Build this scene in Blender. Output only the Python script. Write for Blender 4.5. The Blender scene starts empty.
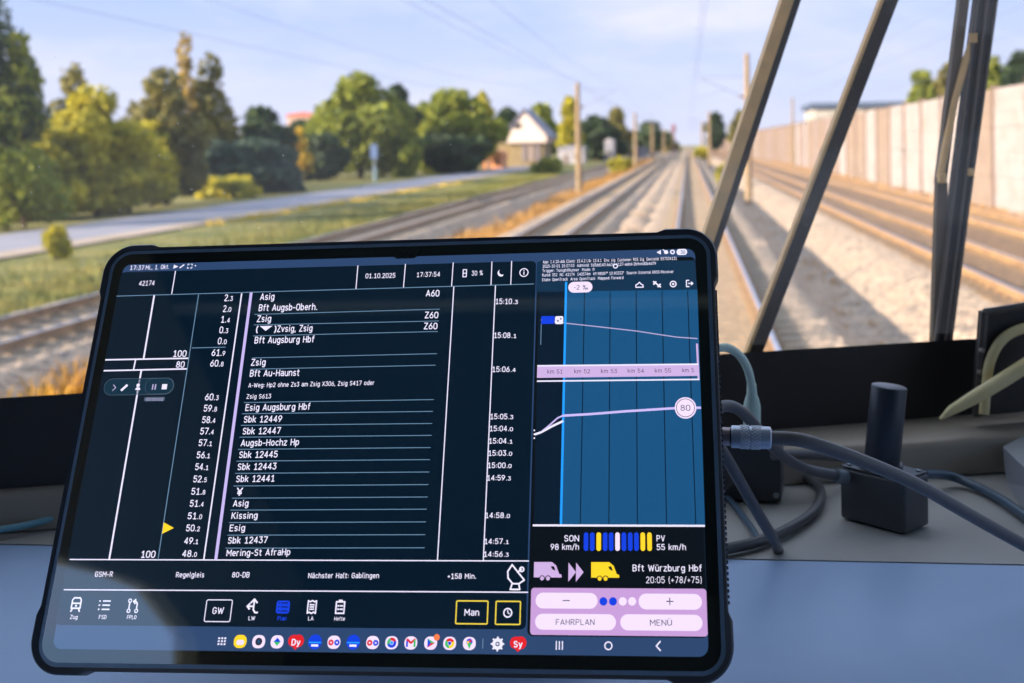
import bpy, bmesh, math, random
import numpy as np
from mathutils import Vector, Matrix
random.seed(7); RNG = np.random.default_rng(7)
SC = bpy.context.scene; COL = SC.collection
PI = math.pi
V3 = lambda *a: np.array(a, float)
# ------------------------------------------------------------ camera
FPX, PCX, PCY = 1146.0, 568.0, 170.0           # focal length in px and optical centre of the cropped photograph
CAMR = np.array([[0.9944123, -0.01508687, -0.10448239], [0.10411408, -0.02342567, 0.99428944], [-0.01744829, -0.99961174, -0.02172402]])
CAM = V3(0, 0, 2.7)
cd = bpy.data.cameras.new('camera'); cam = bpy.data.objects.new('camera', cd); COL.objects.link(cam); SC.camera = cam
cd.sensor_width = 36; cd.lens = 36 * FPX / 1024
cd.shift_x = -(PCX - 512) / 1024; cd.shift_y = -(341.5 - PCY) / 1024
cd.clip_start = .02; cd.clip_end = 3000
r_, d_, f_ = CAMR[:, 0], CAMR[:, 1], CAMR[:, 2]
cam.matrix_world = Matrix([[r_[0], -d_[0], -f_[0], CAM[0]], [r_[1], -d_[1], -f_[1], CAM[1]], [r_[2], -d_[2], -f_[2], CAM[2]], [0, 0, 0, 1]])
cd.dof.use_dof = True; cd.dof.focus_distance = .60; cd.dof.aperture_fstop = 11.5
# ------------------------------------------------------------ sky, sun, exposure
SUN_TRAVEL = Vector((.80, .50, -.27)).normalized()
wd = bpy.data.worlds.new('sky'); SC.world = wd; wd.use_nodes = True
nt = wd.node_tree; nt.nodes.clear()
def N(nt, t, **k):
    n = nt.nodes.new(t)
    for a, b in k.items(): setattr(n, a, b)
    return n
wo = N(nt, 'ShaderNodeOutputWorld'); bg = N(nt, 'ShaderNodeBackground'); nt.links.new(bg.outputs[0], wo.inputs[0])
tc = N(nt, 'ShaderNodeTexCoord'); sp = N(nt, 'ShaderNodeSeparateXYZ'); nt.links.new(tc.outputs['Generated'], sp.inputs[0])
rp = N(nt, 'ShaderNodeValToRGB'); nt.links.new(sp.outputs[2], rp.inputs[0])
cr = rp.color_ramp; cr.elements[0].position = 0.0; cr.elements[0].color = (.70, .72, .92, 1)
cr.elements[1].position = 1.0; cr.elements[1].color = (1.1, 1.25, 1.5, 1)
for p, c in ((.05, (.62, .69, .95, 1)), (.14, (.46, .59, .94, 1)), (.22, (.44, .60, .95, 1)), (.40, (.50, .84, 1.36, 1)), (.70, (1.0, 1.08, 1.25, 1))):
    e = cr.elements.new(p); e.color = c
mp = N(nt, 'ShaderNodeMapping'); mp.inputs['Scale'].default_value = (1.3, 1.3, 5.0); nt.links.new(tc.outputs['Generated'], mp.inputs[0])
nz = N(nt, 'ShaderNodeTexNoise'); nz.inputs['Scale'].default_value = 2.6; nz.inputs['Detail'].default_value = 7; nz.inputs['Roughness'].default_value = .58
nt.links.new(mp.outputs[0], nz.inputs[0])
r2 = N(nt, 'ShaderNodeValToRGB'); nt.links.new(nz.outputs[0], r2.inputs[0]); r2.color_ramp.elements[0].position = .44; r2.color_ramp.elements[1].position = .68
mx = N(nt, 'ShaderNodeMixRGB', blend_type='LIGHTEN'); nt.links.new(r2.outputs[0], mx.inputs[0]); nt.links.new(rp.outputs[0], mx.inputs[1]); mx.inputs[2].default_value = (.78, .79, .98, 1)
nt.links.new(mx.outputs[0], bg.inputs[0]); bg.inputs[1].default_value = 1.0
sl = bpy.data.lights.new('sun', 'SUN'); so = bpy.data.objects.new('sun', sl); COL.objects.link(so)
sl.energy = 13.5; sl.color = (1.0, .82, .62); sl.angle = math.radians(.6)
so.rotation_euler = SUN_TRAVEL.to_track_quat('-Z', 'Y').to_euler()
SC.view_settings.view_transform = 'Standard'; SC.view_settings.look = 'None'; SC.view_settings.gamma = 1
SC.view_settings.exposure = 0.25; SC.view_settings.use_curve_mapping = False
# ------------------------------------------------------------ measuring helpers (photograph point -> place)
def ray(x, y): return CAMR @ V3((x - PCX) / FPX, (y - PCY) / FPX, 1)
def at_z(x, y, z):            # z relative to the camera height
    r = ray(x, y); return CAM + r * (z / r[2])
def at_y(x, y, Y):
    r = ray(x, y); return CAM + r * (Y / r[1])
def at_plane(x, y, O, n):
    r = ray(x, y); return CAM + r * (np.dot(O - CAM, n) / np.dot(r, n))
def lin(r, g, b):
    f = lambda c: (c / 255 / 12.92) if c / 255 <= .04045 else ((c / 255 + .055) / 1.055) ** 2.4
    return (f(r), f(g), f(b), 1)
# ------------------------------------------------------------ materials
MATS = {}
def mat(name, col, rough=.6, metal=0, noise=None, bump=None, spec=.5, emis=None, voro=None, trans=0, obj=False):
    """noise=(colour2, scale, lo, hi)  bump=(scale, strength, distance)  voro=(colour2, scale)"""
    if name in MATS: return MATS[name]
    m = bpy.data.materials.new(name); m.use_nodes = True; t = m.node_tree; b = t.nodes['Principled BSDF']
    b.inputs['Base Color'].default_value = col; b.inputs['Roughness'].default_value = rough; b.inputs['Metallic'].default_value = metal
    b.inputs['Specular IOR Level'].default_value = spec
    if emis is not None:
        b.inputs['Emission Color'].default_value = emis; b.inputs['Emission Strength'].default_value = 1
    g = N(t, 'ShaderNodeNewGeometry') if not obj else N(t, 'ShaderNodeTexCoord')
    P = g.outputs['Position'] if not obj else g.outputs['Object']
    src = None
    if noise:
        n = N(t, 'ShaderNodeTexNoise'); n.inputs['Scale'].default_value = noise[1]; n.inputs['Detail'].default_value = 5; t.links.new(P, n.inputs[0])
        r = N(t, 'ShaderNodeValToRGB'); r.color_ramp.elements[0].position = noise[2]; r.color_ramp.elements[1].position = noise[3]
        r.color_ramp.elements[0].color = col; r.color_ramp.elements[1].color = noise[0]; t.links.new(n.outputs[0], r.inputs[0]); src = r.outputs[0]
    if voro:
        v = N(t, 'ShaderNodeTexVoronoi'); v.inputs['Scale'].default_value = voro[1]; t.links.new(P, v.inputs[0])
        s = N(t, 'ShaderNodeSeparateColor'); t.links.new(v.outputs['Color'], s.inputs[0])
        x = N(t, 'ShaderNodeMixRGB'); t.links.new(s.outputs[0], x.inputs[0])
        if src: t.links.new(src, x.inputs[1])
        else: x.inputs[1].default_value = col
        x.inputs[2].default_value = voro[0]; src = x.outputs[0]
    if src: t.links.new(src, b.inputs['Base Color'])
    if bump:
        if voro: n2 = v; o2 = v.outputs['Distance']
        else:
            n2 = N(t, 'ShaderNodeTexNoise'); n2.inputs['Scale'].default_value = bump[0]; n2.inputs['Detail'].default_value = 3; t.links.new(P, n2.inputs[0]); o2 = n2.outputs[0]
        bp = N(t, 'ShaderNodeBump'); bp.inputs['Strength'].default_value = bump[1]; bp.inputs['Distance'].default_value = bump[2]
        bp.invert = bool(voro)
        t.links.new(o2, bp.inputs['Height']); t.links.new(bp.outputs[0], b.inputs['Normal'])
    if trans:
        o = t.nodes['Material Output']; tr = N(t, 'ShaderNodeBsdfTranslucent'); ms = N(t, 'ShaderNodeMixShader'); ms.inputs[0].default_value = trans
        if src: t.links.new(src, tr.inputs[0])
        else: tr.inputs[0].default_value = col
        t.links.new(b.outputs[0], ms.inputs[1]); t.links.new(tr.outputs[0], ms.inputs[2]); t.links.new(ms.outputs[0], o.inputs[0])
    MATS[name] = m; return m
def glass_mat(dust=1.0):
    m = bpy.data.materials.new('dusty_glass' if dust == 1 else 'clean_glass'); m.use_nodes = True; t = m.node_tree; t.nodes.clear()
    o = N(t, 'ShaderNodeOutputMaterial'); tr = N(t, 'ShaderNodeBsdfTransparent'); gl = N(t, 'ShaderNodeBsdfGlossy'); gl.inputs['Roughness'].default_value = .02
    tr.inputs[0].default_value = (.975, .985, .985, 1)
    fr = N(t, 'ShaderNodeFresnel'); fr.inputs[0].default_value = 1.45
    m1 = N(t, 'ShaderNodeMixShader'); t.links.new(fr.outputs[0], m1.inputs[0]); t.links.new(tr.outputs[0], m1.inputs[1]); t.links.new(gl.outputs[0], m1.inputs[2])
    g = N(t, 'ShaderNodeNewGeometry')
    v = N(t, 'ShaderNodeTexVoronoi'); v.inputs['Scale'].default_value = 100; t.links.new(g.outputs['Position'], v.inputs[0])
    lt = N(t, 'ShaderNodeMath', operation='LESS_THAN'); lt.inputs[1].default_value = .05; t.links.new(v.outputs['Distance'], lt.inputs[0])
    n = N(t, 'ShaderNodeTexNoise'); n.inputs['Scale'].default_value = 5; n.inputs['Detail'].default_value = 6; t.links.new(g.outputs['Position'], n.inputs[0])
    mr = N(t, 'ShaderNodeMapRange'); mr.inputs[1].default_value = .35; mr.inputs[2].default_value = .75; mr.inputs[3].default_value = .02; mr.inputs[4].default_value = .09
    t.links.new(n.outputs[0], mr.inputs[0])
    mr.inputs[3].default_value *= dust; mr.inputs[4].default_value *= dust
    ml = N(t, 'ShaderNodeMath', operation='MULTIPLY'); ml.inputs[1].default_value = .45 * dust; t.links.new(lt.outputs[0], ml.inputs[0])
    ad = N(t, 'ShaderNodeMath', operation='ADD'); t.links.new(ml.outputs[0], ad.inputs[0]); t.links.new(mr.outputs[0], ad.inputs[1])
    df = N(t, 'ShaderNodeBsdfTranslucent'); df.inputs[0].default_value = (.8, .8, .8, 1)
    m2 = N(t, 'ShaderNodeMixShader'); t.links.new(ad.outputs[0], m2.inputs[0]); t.links.new(m1.outputs[0], m2.inputs[1]); t.links.new(df.outputs[0], m2.inputs[2])
    t.links.new(m2.outputs[0], o.inputs[0]); return m
# ------------------------------------------------------------ object helpers
def tag(o, label=None, cat=None, group=None, kind=None):
    if label: o['label'] = label
    if cat: o['category'] = cat
    if group: o['group'] = group
    if kind: o['kind'] = kind
    return o
def empty(name, loc=(0, 0, 0), **k):
    o = bpy.data.objects.new(name, None); COL.objects.link(o); o.location = Vector(loc); o.empty_display_size = .1
    return tag(o, **k)
class MB:
    def __init__(s): s.v = []; s.f = []; s.m = []
    def add(s, vs, fs, mi=0):
        k = len(s.v); s.v.extend([tuple(map(float, p)) for p in vs]); s.f.extend([tuple(i + k for i in f) for f in fs]); s.m.extend([mi] * len(fs)); return s
    def box(s, c, size, R=None, mi=0, bev=0):
        c = np.array(c, float); h = np.array(size, float) / 2; R = np.eye(3) if R is None else R
        if not bev:
            vs = [c + R @ (h * V3(a, b, d)) for a in (-1, 1) for b in (-1, 1) for d in (-1, 1)]
            return s.add(vs, [(0, 1, 3, 2), (4, 6, 7, 5), (0, 4, 5, 1), (2, 3, 7, 6), (0, 2, 6, 4), (1, 5, 7, 3)], mi)
        bm = bmesh.new(); bmesh.ops.create_cube(bm, size=1)
        for v in bm.verts: v.co = Vector((v.co.x * size[0], v.co.y * size[1], v.co.z * size[2]))
        bmesh.ops.bevel(bm, geom=list(bm.edges), offset=bev, segments=3, profile=.5, affect='EDGES')
        bm.verts.index_update(); vs = [c + R @ np.array(v.co) for v in bm.verts]; fs = [[v.index for v in f.verts] for f in bm.faces]; bm.free()
        return s.add(vs, fs, mi)
    def tube(s, pts, rad, n=10, mi=0, cap=True):
        pts = [np.array(p, float) for p in pts]; rads = [rad] * len(pts) if np.isscalar(rad) else rad
        k = len(s.v); T = []
        for i in range(len(pts)):
            a = pts[max(i - 1, 0)]; b = pts[min(i + 1, len(pts) - 1)]; t = b - a; T.append(t / (np.linalg.norm(t) + 1e-12))
        u = np.cross(T[0], (0, 0, 1) if abs(T[0][2]) < .9 else (1, 0, 0)); u /= np.linalg.norm(u)
        for p, t, r in zip(pts, T, rads):
            u = u - t * np.dot(u, t); u /= np.linalg.norm(u); w = np.cross(t, u)
            for j in range(n):
                a = 2 * PI * j / n; s.v.append(tuple(p + r * (u * math.cos(a) + w * math.sin(a))))
        for i in range(len(pts) - 1):
            for j in range(n):
                s.f.append((k + i * n + j, k + i * n + (j + 1) % n, k + (i + 1) * n + (j + 1) % n, k + (i + 1) * n + j)); s.m.append(mi)
        if cap:
            s.f.append(tuple(k + j for j in range(n))[::-1]); s.m.append(mi)
            s.f.append(tuple(k + (len(pts) - 1) * n + j for j in range(n))); s.m.append(mi)
        return s
    def cyl(s, a, b, r, n=24, mi=0, bev=0):
        a = np.array(a, float); b = np.array(b, float)
        if not bev: return s.tube([a, b], r, n, mi)
        d = (b - a) / np.linalg.norm(b - a)
        return s.tube([a, a + d * bev * .3, a + d * bev, b - d * bev, b - d * bev * .3, b], [r - bev, r - bev * .3, r, r, r - bev * .3, r - bev], n, mi)
    def prism(s, poly, vec, mi=0):
        poly = [np.array(p, float) for p in poly]; vec = np.array(vec, float); n = len(poly)
        return s.add(poly + [p + vec for p in poly], [tuple(range(n))[::-1], tuple(range(n, 2 * n))] + [(i, (i + 1) % n, (i + 1) % n + n, i + n) for i in range(n)], mi)
    def build(s, name, mats, parent=None, smooth=False, origin=None, **k):
        me = bpy.data.meshes.new(name)
        o0 = np.zeros(3) if origin is None else np.array(origin, float)
        v = [tuple(np.array(p) - o0) for p in s.v] if origin is not None else s.v
        me.from_pydata(v, [], s.f); mats = mats if isinstance(mats, (list, tuple)) else [mats]
        for m in mats: me.materials.append(m)
        me.polygons.foreach_set('material_index', s.m)
        bm = bmesh.new(); bm.from_mesh(me); bmesh.ops.recalc_face_normals(bm, faces=bm.faces); bm.to_mesh(me); bm.free()
        if smooth:
            me.polygons.foreach_set('use_smooth', [True] * len(me.polygons))
            try: me.set_sharp_from_angle(angle=math.radians(40))
            except Exception: pass
        o = bpy.data.objects.new(name, me); COL.objects.link(o)
        if origin is not None: o.location = Vector(o0)
        if parent is not None:
            o.parent = parent
            if origin is None and parent.get('_world'): o.matrix_parent_inverse = Matrix.Translation(-Vector(parent.location))
        return tag(o, **k)
def root(name, loc, label, cat, group=None):
    o = empty(name, loc, label=label, cat=cat, group=group); o['_world'] = 1; return o
def spline(pts, n=10):
    P = [np.array(p, float) for p in pts]; P = [2 * P[0] - P[1]] + P + [2 * P[-1] - P[-2]]; out = []
    for i in range(1, len(P) - 2):
        for j in range(n):
            t = j / n; a, b, c, d = P[i - 1:i + 3]
            out.append(.5 * (2 * b + (c - a) * t + (2 * a - 5 * b + 4 * c - d) * t * t + (3 * b - a - 3 * c + d) * t ** 3))
    out.append(P[-2]); return out

# ============================================================ SETTING OUTSIDE
GZ = -.5
m_ballast = mat('ballast_stone', lin(92, 86, 82), .95, voro=(lin(176, 156, 136), 9), noise=(lin(134, 116, 98), 1.3, .35, .65), bump=(1, 1.0, .05))
m_rusty = mat('rusty_ballast', lin(92, 74, 58), .95, voro=(lin(138, 108, 78), 9), noise=(lin(78, 64, 54), .8, .35, .65), bump=(1, 1.0, .05))
m_grass = mat('meadow', lin(92, 98, 46), .95, noise=(lin(130, 122, 62), .35, .35, .65), bump=(9, .8, .12))
m_road = mat('asphalt', lin(122, 124, 140), .85, noise=(lin(136, 136, 148), .5, .3, .7))
m_kerb = mat('pale_verge', lin(166, 150, 138), .9, noise=(lin(140, 126, 102), .6, .4, .7))
def profile_strip(name, prof, m, y0=4, y1=700, rough=.0, **k):
    """cross-section (x,z) swept along the line, with slightly uneven surface"""
    ys = [y0]; 
    while ys[-1] < y1: ys.append(ys[-1] + max(.5, ys[-1] * .03))
    b = MB(); n = len(prof)
    vs = []
    for y in ys:
        for i, (x, z) in enumerate(prof):
            j = rough if 0 < i < n - 1 else 0
            vs.append((x + random.uniform(-j, j), y, z + random.uniform(-j, j) * .5))
    fs = [(a * n + i, a * n + i + 1, (a + 1) * n + i + 1, (a + 1) * n + i) for a in range(len(ys) - 1) for i in range(n - 1)]
    b.add(vs, fs); return b.build(name, m, smooth=True, **k)
R0 = 0.0    # rail top level
# one ground sheet with the ditches between the tracks
g = [(-400, -1.2), (-60, -.7), (-29, -.55), (-20.8, -.56), (-16, -.75), (-13.6, -.85), (-12.3, -.6), (-9, -.6), (-8.2, -.75), (-7.2, -.7), (-6.2, -.6), (-2.6, -.6), (-2.05, -.68), (-1.7, -.6),
     (2.4, -.6), (2.9, -.84), (3.5, -.84), (4.3, -.66), (5, -.6), (9, -.6), (12, -.6), (14.5, -.55), (60, -.5), (400, -1)]
gr = profile_strip('ground', g, m_grass, y0=-6, y1=1500, rough=.04); tag(gr, kind='structure')
TR = {'far_left': -10.65, 'left': -4.45, 'own': .37, 'right': 6.5, 'far_right': 10.25}
def bed(c, w0, w1, m, rough=.035, z=-.19):
    prof = [(c - w1, -.9), (c - w0 - .15, z - .12), (c - w0, z), (c - 1.3, z + .012), (c - .9, z - .035), (c, z - .05), (c + .9, z - .035), (c + 1.3, z + .012), (c + w0, z), (c + w0 + .15, z - .12), (c + w1, -.9)]
    o = profile_strip('ballast_bed', prof, m, rough=rough); tag(o, kind='structure'); return o
bed(TR['far_left'], 1.6, 2.7, m_ballast); bed(TR['left'], 1.6, 2.5, m_ballast); bed(TR['own'], 1.8, 2.6, m_ballast)
rb = [(3.15, -.9), (3.6, -.80), (4.2, -.52), (4.75, -.22), (5.2, -.17), (6.5, -.22), (7.8, -.18), (8.4, -.22), (9.0, -.19), (10.25, -.22), (11.4, -.2), (12.2, -.35), (13.2, -.45)]
tag(profile_strip('ballast_bed', rb, m_ballast, rough=.035), kind='structure')
tag(profile_strip('ballast_bed', [(5.3, -.155), (6.5, -.18), (7.8, -.16), (8.4, -.19), (9.0, -.165), (10.25, -.18), (12.4, -.36)], m_rusty, rough=.02), kind='structure')
m_brown = mat('worn_ballast', lin(146, 118, 88), .95, voro=(lin(172, 140, 104), 14), noise=(lin(118, 98, 80), .8, .35, .65), bump=(1, 1.0, .05))
tag(profile_strip('ballast_bed', [(-.32, -.165), (0, -.2), (.37, -.215), (.74, -.2), (1.06, -.165)], m_brown, rough=.015), kind='structure')
tag(profile_strip('ditch_gravel', [(1.9, -.62), (2.5, -.62), (2.95, -.80), (3.5, -.80), (4.3, -.6)], m_ballast, rough=.03), kind='structure')
tag(profile_strip('dry_strip', [(-8.6, -.68), (-8.0, -.70), (-7.2, -.66), (-6.5, -.62), (-6.1, -.6)], mat('dry_soil', lin(140, 118, 80), .95, noise=(lin(112, 104, 66), .5, .4, .65)), rough=.03), kind='structure')
# gravel mounds added for the shadow bands between our track and the next
b = MB(); ny = 260; vs = []
for iy in range(ny):
    y = 12 * (200 / 12) ** (iy / (ny - 1)); hgt = max(0, .55 + .6 * math.sin(y * .9) + .2 * math.sin(y * 2.3))
    for ix, (x, f) in enumerate(((-2.75, 0), (-2.45, .5), (-2.15, .95), (-1.8, 1), (-1.45, .55), (-1.15, 0))): vs.append((x + random.uniform(-.03, .03), y, -.52 + .30 * hgt * f + (.12 if 0 < ix < 5 else 0) + random.uniform(-.02, .02)))
b.add(vs, [(a * 6 + i, a * 6 + i + 1, (a + 1) * 6 + i + 1, (a + 1) * 6 + i) for a in range(ny - 1) for i in range(5)])
tag(b.build('shadow_band_mounds', m_ballast, smooth=True), kind='structure')
# road to the left of the line with its pale verge
tag(profile_strip('road', [(-27.6, -.5), (-25, -.45), (-22.4, -.47)], m_road, y0=15, y1=260), kind='structure')
tag(profile_strip('road_verge', [(-22.4, -.465), (-21.2, -.49)], m_kerb, y0=15, y1=260, rough=.03), kind='structure')

# rails
m_rust = mat('rail_rust', lin(150, 120, 84), .75, noise=(lin(108, 84, 60), 3, .4, .7))
m_steel = mat('rail_running_surface', lin(188, 192, 205), .33, metal=.85)
def rail(x, label, head=True):
    r = root('rail', (x, 6, -.17), label, 'rail', 'rails of the railway line')
    pr = [(-.07, -.172), (.07, -.172), (.07, -.16), (.012, -.145), (.012, -.045), (.036, -.035), (.036, -.004), (-.036, -.004), (-.036, -.035), (-.012, -.045), (-.012, -.145), (-.07, -.16)]
    MB().prism([(x + a, 6, z) for a, z in pr], (0, 640, 0)).build('rail_profile', m_rust, r)
    MB().prism([(x - .034, 6, -.0035), (x + .034, 6, -.0035), (x + .028, 6, 0), (x - .028, 6, 0)], (0, 640, 0)).build('running_surface', m_steel, r, label='worn shiny top of the rail')
RL = {'far_left': ('left rail of the leftmost track beside the grass', 'right rail of the leftmost track beside the dry weeds'),
      'left': ('left rail of the dark track left of the tablet corner', 'right rail of the track next left of our own'),
      'own': ('left rail of our own track, running straight to the horizon', 'right rail of our own track, passing behind the wiper arms'),
      'right': ('rusty left rail of the first track right of the ballast slope', 'rusty right rail of the first track right of the ballast slope'),
      'far_right': ('rusty left rail of the track nearest the noise wall', 'rusty right rail of the track nearest the noise wall')}
for k, c in TR.items():
    rail(c - .75, RL[k][0]); rail(c + .75, RL[k][1])
# concrete sleepers, one object each, with their rail fastenings
m_conc = mat('sleeper_concrete', lin(140, 126, 108), .9, noise=(lin(116, 104, 90), 5, .4, .7))
m_conc_r = mat('stained_sleeper', lin(138, 112, 78), .9, noise=(lin(112, 90, 64), 5, .4, .7))
def sleeper_proto(m, lab, grp):
    b = MB(); b.prism([(-1.3, -.13, -.1), (1.3, -.13, -.1), (1.3, -.1, .0), (-1.3, -.1, .0)], (0, 0, 0)) if 0 else None
    for x0, x1, z in ((-1.3, -.45, .03), (-.45, .45, 0), (.45, 1.3, .03)):
        b.add([(x0, -.14, -.1), (x1, -.14, -.1), (x1, .14, -.1), (x0, .14, -.1), (x0, -.1, z), (x1, -.1, z), (x1, .1, z), (x0, .1, z)],
              [(0, 3, 2, 1), (4, 5, 6, 7), (0, 1, 5, 4), (1, 2, 6, 5), (2, 3, 7, 6), (3, 0, 4, 7)])
    for s in (-.75, .75):
        for q in (-.13, .13): b.box((s + q, 0, .045), (.07, .13, .04), mi=1)
    o = b.build('sleeper', [m, m_rust]); tag(o, lab, 'sleeper', grp); return o
SL = [('own', 9, 46, .6, m_conc, 'concrete sleeper under our own track', 'sleepers of our own track'),
      ('left', 18, 55, .6, m_conc, 'concrete sleeper under the track next left of our own', 'sleepers of the next left track'),
      ('far_left', 12, 46, .6, m_conc, 'concrete sleeper under the leftmost track beside the grass', 'sleepers of the leftmost track'),
      ('right', 15, 45, .6, m_conc_r, 'rust-stained sleeper under the first track right of the slope', 'sleepers of the first right track'),
      ('far_right', 24, 51, .6, m_conc_r, 'rust-stained sleeper under the track nearest the noise wall', 'sleepers of the track by the wall')]
for k, n, _, st, m, lab, grp in SL:
    pass
counts = {'own': 78, 'left': 56, 'far_left': 56, 'right': 60, 'far_right': 46}
start = {'own': 12.0, 'left': 17, 'far_left': 14, 'right': 17, 'far_right': 25}
for k, _, _, st, m, lab, grp in SL:
    p = sleeper_proto(m, lab, grp); y = start[k]
    for i in range(counts[k]):
        o = p if i == 0 else p.copy()
        if i: COL.objects.link(o)
        o.location = (TR[k], y, -.185); o.rotation_euler.z = random.uniform(-.004, .004); y += st
    b = MB()
    while y < 230:
        b.box((TR[k], y, -.225), (2.6, .22, .09)); y += st
    tag(b.build('distant_sleepers', m), 'distant sleepers ' + {'own': 'of our own track', 'left': 'of the next left track', 'far_left': 'of the leftmost track', 'right': 'of the first right track', 'far_right': 'of the track by the wall'}[k] + ', far ahead', 'sleepers', kind='stuff')
# ------------------------------------------------------------ noise wall
WX = 12.9
m_wp = [mat('wall_panel_rose', lin(136, 122, 118), .9, noise=(lin(126, 112, 108), 1.2, .4, .7)), mat('wall_panel_white', lin(148, 142, 142), .9, noise=(lin(138, 128, 124), 1.0, .45, .7)), mat('wall_panel_sand', lin(134, 118, 106), .9, noise=(lin(122, 106, 96), 1.1, .4, .7))]
m_post = mat('wall_post', lin(110, 92, 84), .85, noise=(lin(96, 82, 76), 2, .4, .7))
nw = root('noise_wall', (WX, 20, -.5), 'long pale noise wall of panels and posts beside the right tracks', 'noise wall')
WTOP = 4.75; WBOT = -.5; NP = 5
b = MB(); hgt = (WTOP - WBOT) / NP
for i in range(NP):
    z0 = WBOT + i * hgt
    for q in range(4):
        zz = z0 + hgt * q / 4
        b.box((0, 2.5, zz + hgt / 8), (.14 - (.03 if q % 2 else 0), 4.86, hgt / 4 - .03))
    b.box((0, 2.5, z0 + hgt / 2), (.08, 4.86, hgt))
pm = b.build('panel', m_wp[0], nw); pmesh = pm.data; COL.objects.unlink(pm); bpy.data.objects.remove(pm)
def objmat(o, m): o.material_slots[0].link = 'OBJECT'; o.material_slots[0].material = m
pb = MB(); pb.box((0, 0, (WTOP + WBOT) / 2 + .05), (.3, .2, WTOP - WBOT + .1)); pb.box((-.02, 0, WTOP + .12), (.36, .26, .06))
pp = pb.build('post', m_post, nw); 
for i in range(90):
    y = 20 + i * 5
    o = bpy.data.objects.new('panel', pmesh); COL.objects.link(o); o.parent = nw; o.location = (0, y - 20, .5)
    objmat(o, m_wp[random.choice([0, 1, 2, 2, 0] if i > 9 else [1, 1, 0, 1, 2])])
    q = pp if i == 0 else pp.copy()
    if i: COL.objects.link(q)
    q.parent = nw; q.location = (0, y - 20, .5); q.matrix_parent_inverse = Matrix.Identity(4)
# flat dark roof of a hall behind the wall
p = at_y(878, 104, 150)
m_hall = mat('hall_roof_sheet', lin(70, 84, 108), .6)
h = root('hall', (p[0], 150, -.5), 'low flat-roofed hall just showing above the noise wall', 'building')
MB().box((p[0] + 3, 156, 3.2), (22, 12, 7.4)).build('wall', mat('hall_wall', lin(170, 165, 160), .8, noise=(lin(150, 145, 140), .5, .4, .6)), h)
MB().box((p[0] + 3, 156, 7.2), (23, 13, .7)).build('roof', m_hall, h)
# ------------------------------------------------------------ catenary masts and wires
m_mast = mat('mast_concrete', lin(138, 118, 92), .9, noise=(lin(116, 100, 80), 4, .4, .7))
m_wire = mat('wire_dark', lin(130, 138, 160), .6, metal=.4)
def mast(px, y, x=None, top=6.8, r=.2, side=1, label='', arms=True):
    X = at_y(px, 150, y)[0] if x is None else x
    t = root('catenary_mast', (X, y, -.8), label, 'mast', 'catenary masts')
    MB().tube([(X, y, -.8), (X, y, top)], [r, r * .62], 12).build('pole', m_mast, t, smooth=True)
    MB().tube([(X, y, top), (X, y, top + .12)], [r * .75, r * .5], 12).build('cap', m_mast, t, smooth=True)
    if arms:
        tx = X + side * 2.6
        a = MB(); a.tube([(X, y, 5.1), (tx, y, 6.3)], .03, 6); a.tube([(X, y, 6.35), (tx, y, 6.35)], .022, 6)
        a.tube([(X + side * 1.2, y, 5.6), (tx + side * .2, y, 5.25)], .02, 6)
        a.build('cantilever', m_wire, t)
        MB().tube([(X + side * .15, y, 5.15), (X + side * .25, y, 5.2), (X + side * .45, y, 5.3)], [.05, .07, .05], 8).build('insulator', mat('insulator_brown', lin(90, 60, 50), .4), t)
mast(578.5, 76, top=6.7, r=.235, side=1, label='nearest pale concrete mast, left of the tablet-side tracks')
mast(635.5, 151, top=6.7, r=.26, side=1, label='second pale mast along the left line, smaller')
mast(652.5, 235, top=6.8, r=.3, side=1, label='third mast along the left line, far off and small')
mast(664, 330, top=6.8, r=.3, side=1, label='fourth tiny mast on the left, near the vanishing point')
mast(748, 64.5, top=7.5, r=.22, side=-1, label='tall mast right of our track, crossed by the first wiper arm')
mast(709.5, 168, top=7.2, r=.26, side=-1, label='second mast on the right of our track, before a small tree')
mast(702.5, 250, top=7.2, r=.34, side=-1, label='farthest pale mast on the right of our track')
mast(793, 128, top=7.4, r=.17, side=-1, label='thin mast standing in front of the noise wall', arms=False)
def wire(x, z, name, label, sag=0, y0=-4, y1=420, r=.006):
    pts = []; y = y0
    while y <= y1:
        u = ((y - 5) % 72) / 72; pts.append((x, y, z - sag * 4 * u * (1 - u))); y += 8
    b = MB().tube(pts, r, 5); o = b.build(name, m_wire); tag(o, label, 'wire', 'overhead wires')
for k, lab in (('far_left', 'above the leftmost track'), ('left', 'above the track left of ours'), ('own', 'above our own track'), ('right', 'above the first right track'), ('far_right', 'above the track by the wall')):
    wire(TR[k], 5.25, 'contact_wire', 'thin straight contact wire ' + lab)
    wire(TR[k], 6.7, 'catenary_wire', 'thin sagging carrier wire ' + lab, sag=.75)
wire(-7.3, 7.0, 'feeder_wire', 'thin feeder wire along the left masts', sag=.5, r=.008)
# far signal with a red lamp head
p = at_y(674, 150, 260)
s = root('railway_signal', (p[0], 260, -.5), 'tiny reddish signal post by the vanishing point', 'signal')
MB().cyl((p[0], 260, -.5), (p[0], 260, 5.5), .16, 10).build('post', mat('signal_post_red', lin(130, 92, 100), .7), s)
MB().box((p[0], 259.8, 6.1), (.9, .3, 1.7), bev=.1).build('lamp_head', mat('signal_head', lin(112, 72, 84), .6), s)
MB().cyl((p[0], 259.6, 6.4), (p[0], 259.4, 6.4), .16, 12).build('lens', mat('signal_lens', lin(190, 60, 60), .3), s)
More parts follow.
